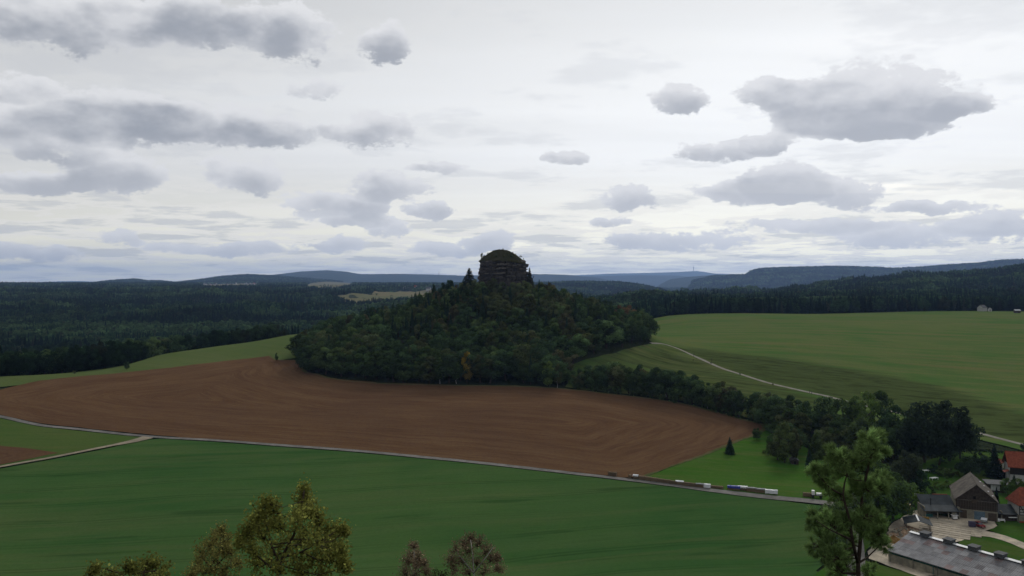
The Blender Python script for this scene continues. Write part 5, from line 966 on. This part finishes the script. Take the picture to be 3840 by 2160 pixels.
# ------------------------------------------------------------------ foreground trees on the slope just below the camera
M['needle']=foliage_mat('needles',.3); M['twig']=plain('twig_bark',(.045,.034,.026),.3,30,.95,.05); M['pinebark']=plain('pine_bark',(.045,.035,.028),.35,12,.95,.05); M['fleaf']=foliage_mat('birch_leaves',.5)
def px(u,v,Y): return Vector(((u-UC)/F*Y,Y,(VH-v)/F*Y))
def blob_tree(name,label,Y,stems,blobs,seed,bark,foli,tint,mode,depth,rads,leaf,per,twigs=6,base_uv=None):
    rs=np.random.RandomState(seed); s0=px(stems[0][0][0],stems[0][0][1],Y); gx,gy=s0.x,s0.y+.3; g=Vector((gx,gy,gz(gx,gy)-.2))
    t=thing(name,g,0,label,'tree'); org=g
    tr=MB(); nodes=[]
    for si,st in enumerate(stems):
        ps=[px(u,v,Y+(d if len(q)>2 else 0)) for q in st for (u,v,d) in [(q[0],q[1],q[2] if len(q)>2 else 0)]]
        if si==0: ps=[g,g.lerp(ps[0],.5)+Vector((.1,.05,0))]+ps
        r0=rads[si]; n=len(ps); tr.tube([p-org for p in ps],[r0*(1-.72*i/(n-1)) for i in range(n)],8)
        for i in range(n-1):
            for k in range(6): nodes.append((ps[i].lerp(ps[i+1],k/6),r0*(1-.72*i/(n-1))))
    tr.obj('trunk',M[bark],t,smooth=True)
    br=MB(); P=[];N=[];D=[];SH=[]
    for (u,v,r,*kk) in blobs:
        dk=rs.uniform(-depth,depth); c=px(u,v,Y+dk); rad=r*Y/F; sel=[(n[0]-c).length+max(0,(n[0].z-c.z))*1.5 for n in nodes]; j=int(np.argmin(sel)); a,ar=nodes[j]
        mid=a.lerp(c,.55)+Vector((0,0,-.12*(c-a).length)); br.tube([a-org,mid-org,c-org],[min(ar*.5,.014),min(ar*.35,.009),.004],5,False)
        bt=1+rs.uniform(-.2,.2) if not kk else kk[0]
        for q in range(twigs):
            d=Vector(rs.normal(size=3)); d.z+=.55; d.normalize(); L=rad*rs.uniform(.55,1.15); e=c+d*L; m=c.lerp(e,.5)+Vector((0,0,-.05*L)); st=mid.lerp(c,rs.uniform(.4,1)); br.tube([st-org,m-org,e-org],[.006,.0045,.002],3,False)
            for w in range(per):
                f=rs.uniform(.25,1.05) if mode=='leaf' else rs.uniform(.45,1.0)
                p=(m.lerp(e,(f-.5)*2) if f>.5 else st.lerp(m,f*2))
                if mode=='leaf':
                    p=p+Vector(rs.normal(size=3))*leaf*1.2; P.append(p-org); nn_=Vector(rs.normal(size=3))+Vector((0,-.5,.4)); N.append(nn_.normalized()); SH.append(bt*(rs.uniform(.6,1.35) if rs.uniform()>.06 else rs.uniform(1.8,3.0)))
                else:
                    dd=(d*1.0+Vector(rs.normal(size=3))*.62); dd.normalize(); P.append(p-org); D.append(dd); SH.append(bt*(rs.uniform(.6,1.4) if q%9 else rs.uniform(1.6,2.3)))
    br.obj('branches',M['twig'],t)
    P=np.array([tuple(p) for p in P]); SH=np.array(SH)
    if mode=='leaf': co,q=leafquads(P,np.array([tuple(n) for n in N]),leaf,rs,1.1)
    else:
        D=np.array([tuple(d) for d in D]); W_=np.cross(D,rs.normal(size=D.shape)); W_/=np.linalg.norm(W_,axis=1)[:,None]; ln=(leaf*rs.uniform(.7,1.2,len(P)))[:,None]; wd=leaf*.042
        co=np.stack([P-W_*wd,P+W_*wd,P+D*ln+W_*wd*.4,P+D*ln-W_*wd*.4],1).reshape(-1,3); q=np.arange(len(P)*4).reshape(-1,4)
    me=npmesh('crown',co,q,M[foli],np.repeat(SH,4)); c=link('crown',me,t); c['tint']=list(tint); return t
blob_tree('pine_tree','tall scraggly pine rising close in front of the farm',13.0,
 [[(3222,2260),(3219,2160),(3218,2108),(3224,2060),(3228,2000),(3232,1940,.1),(3232,1860,.1),(3244,1804),(3256,1752),(3260,1700),(3257,1640)],[(3217,2110),(3204,2060,-.2),(3194,2010,-.3),(3187,1952,-.3),(3172,1900,-.3),(3161,1856,-.3),(3167,1812,-.2),(3176,1780,-.2),(3150,1730,-.2)],[(3194,2026,-.3),(3150,2004,-.4),(3108,1984,-.5),(3060,1952,-.5)],[(3222,2110),(3250,2092,.2),(3280,2064,.3),(3304,2040,.3)],[(3161,1856,-.3),(3125,1838,-.4),(3095,1812,-.4),(3066,1778,-.4)],[(3234,1835,.1),(3275,1808,.3),(3312,1800,.4)],[(3219,2150),(3160,2150,.3),(3128,2110,.4),(3085,2050,.4)]],
 [(3259,1652,36),(3290,1640,34),(3272,1668,38),(3240,1682,36),(3228,1706,38),(3286,1690,40),(3305,1705,26,1.5),(3262,1712,44),(3140,1712,40),(3118,1700,34),(3165,1728,42),(3180,1745,38),(3135,1745,40),(3068,1772,34),(3090,1790,36),(3105,1812,34),(3052,1762,20),(3172,1782,40),(3215,1735,36),(3240,1735,40),(3235,1815,38),(3255,1840,34),(3285,1795,42),(3312,1800,36),(3305,1835,34),(3205,1850,32),(3150,1862,34),(3125,1850,30),(3060,1942,38),(3090,1950,40),(3045,1965,26),(3122,1972,42),(3158,1958,40),(3190,1965,42),(3225,1950,44),(3255,1938,40),(3285,1928,32),(3290,1970,42),(3262,1992,42),(3235,1985,34),(3300,2005,36),(3312,2042,30),(3285,2035,32),(3085,2022,46),(3060,2050,36),(3115,2055,44),(3130,2095,44),(3085,2085,38),(3165,2085,40),(3180,2125,44),(3135,2140,44),(3262,2140,34),(3180,2020,30)],
 5,'pinebark','needle',(.13,.20,.07),'needle',.45,[.046,.028,.018,.018,.016,.016,.022],.085,80,14)
blob_tree('birch_tree','tallest leafy birch top rising from below in front of the green field',14.0,
 [[(1035,2290),(1040,2160),(1062,2080),(1100,2010),(1122,1960),(1134,1900),(1140,1840)],[(1050,2120),(1015,2040,.2),(1000,1960,.3),(996,1895,.3)],[(1062,2090),(1130,2070,-.2),(1200,2030,-.3),(1255,1995,-.3)],[(1040,2150),(960,2080,.2),(920,2020,.2)]],
 [(1140,1842,34),(1142,1870,36),(1150,1905,42),(1120,1935,48),(1175,1925,48),(1130,1965,55),(1195,1965,55),(1230,1990,50),(1275,1988,34),(1290,1992,16),(1000,1888,38),(970,1925,48),(1025,1920,45),(1000,1960,55),(950,1965,45),(1050,1980,50),(930,2005,42),(985,2020,60),(1060,2040,65),(1130,2030,60),(1190,2045,60),(1250,2040,48),(945,2060,55),(1020,2085,70),(1100,2095,70),(1180,2100,65),(1240,2100,45),(960,2120,60),(1050,2150,75),(1140,2150,70),(1215,2150,50),(900,2035,24),(1285,2105,22),(1300,2130,14),(1280,2060,20)],
 8,'twig','fleaf',(.155,.165,.042),'leaf',.9,[.04,.025,.022,.02],.047,25,13)
blob_tree('birch_tree','lower finer leaved birch top directly left of the tallest one',15.5,
 [[(800,2300),(805,2160),(820,2080),(830,2000)],[(805,2150),(760,2090,.2),(740,2050,.2)],[(812,2120),(870,2060,-.2)]],
 [(832,1992,34),(815,2020,42),(850,2030,42),(785,2045,46),(830,2065,52),(760,2080,50),(870,2075,48),(800,2110,60),(740,2120,50),(860,2125,60),(900,2110,40),(780,2150,60),(720,2150,40),(850,2160,60)],
 9,'twig','fleaf',(.17,.16,.05),'leaf',.7,[.03,.02,.02],.036,20,14)
blob_tree('birch_tree','small leafy birch tips at the lower left edge of the picture',13.5,
 [[(520,2330),(530,2200),(545,2130)],[(528,2210),(450,2150,.2),(380,2130,.2)],[(535,2190),(590,2130,-.1)]],
 [(545,2120,34),(500,2130,36),(575,2125,36),(610,2140,34),(470,2135,26),(540,2155,45),(360,2132,22),(345,2150,26),(420,2158,24),(600,2165,40)],
 10,'twig','fleaf',(.135,.145,.038),'leaf',.5,[.03,.018,.018],.046,21,10)
for nm,lab,st,bl,sd in [('birch_tree','nearly bare reddish birch top at the bottom centre, narrower of two',[[(1556,2300),(1556,2160),(1552,2050)],[(1556,2170),(1530,2100,.2)],[(1556,2160),(1590,2090,-.2)]],[(1552,2048,26),(1545,2080,34),(1570,2090,32),(1530,2110,36),(1560,2125,40),(1590,2120,30),(1520,2150,36),(1560,2155,44),(1600,2150,30)],12),
 ('birch_tree','nearly bare reddish birch top at the bottom centre, wider of two',[[(1775,2300),(1778,2160),(1772,2080),(1765,2025)],[(1776,2150),(1720,2080,.2),(1705,2050,.2)],[(1776,2150),(1830,2080,-.2),(1850,2050,-.2)]],[(1765,2022,30),(1740,2040,36),(1795,2040,38),(1710,2065,36),(1760,2070,44),(1825,2070,42),(1690,2100,34),(1735,2105,44),(1790,2110,46),(1845,2100,36),(1865,2095,24),(1700,2140,40),(1760,2145,48),(1820,2145,44),(1870,2135,26)],13)]:
    blob_tree(nm,lab,23.0,st,bl,sd,'birchbark','fleaf',(.17,.13,.085),'leaf',.8,[.03,.018,.018],.036,14,30)
blob_tree('birch_tree','low green birch tip between the two reddish ones',22.0,[[(1640,2300),(1645,2160)],[(1645,2170),(1660,2140)]],[(1650,2150,26),(1630,2158,22),(1668,2160,22)],14,'twig','fleaf',(.045,.06,.026),'leaf',.3,[.03,.02],.045,10,8)
# ------------------------------------------------------------------ haze: the air between here and the far hills
def haze():
    m=bpy.data.materials.new('haze'); m.use_nodes=True; nt=m.node_tree; nt.nodes.clear(); o=nn(nt,'ShaderNodeOutputMaterial'); v=nn(nt,'ShaderNodeVolumePrincipled')
    v.inputs['Density'].default_value=3.5e-5; v.inputs['Density Attribute'].default_value=''; v.inputs['Color'].default_value=(.37,.57,1,1); v.inputs['Anisotropy'].default_value=.35
    nt.links.new(v.outputs[0],o.inputs['Volume'])
    b=MB().box((0,0,130),(72000,72000,1000)); h=b.obj('haze',m); tag(h,'thin pale blue haze over the whole valley and hills','haze',kind='stuff')
haze()
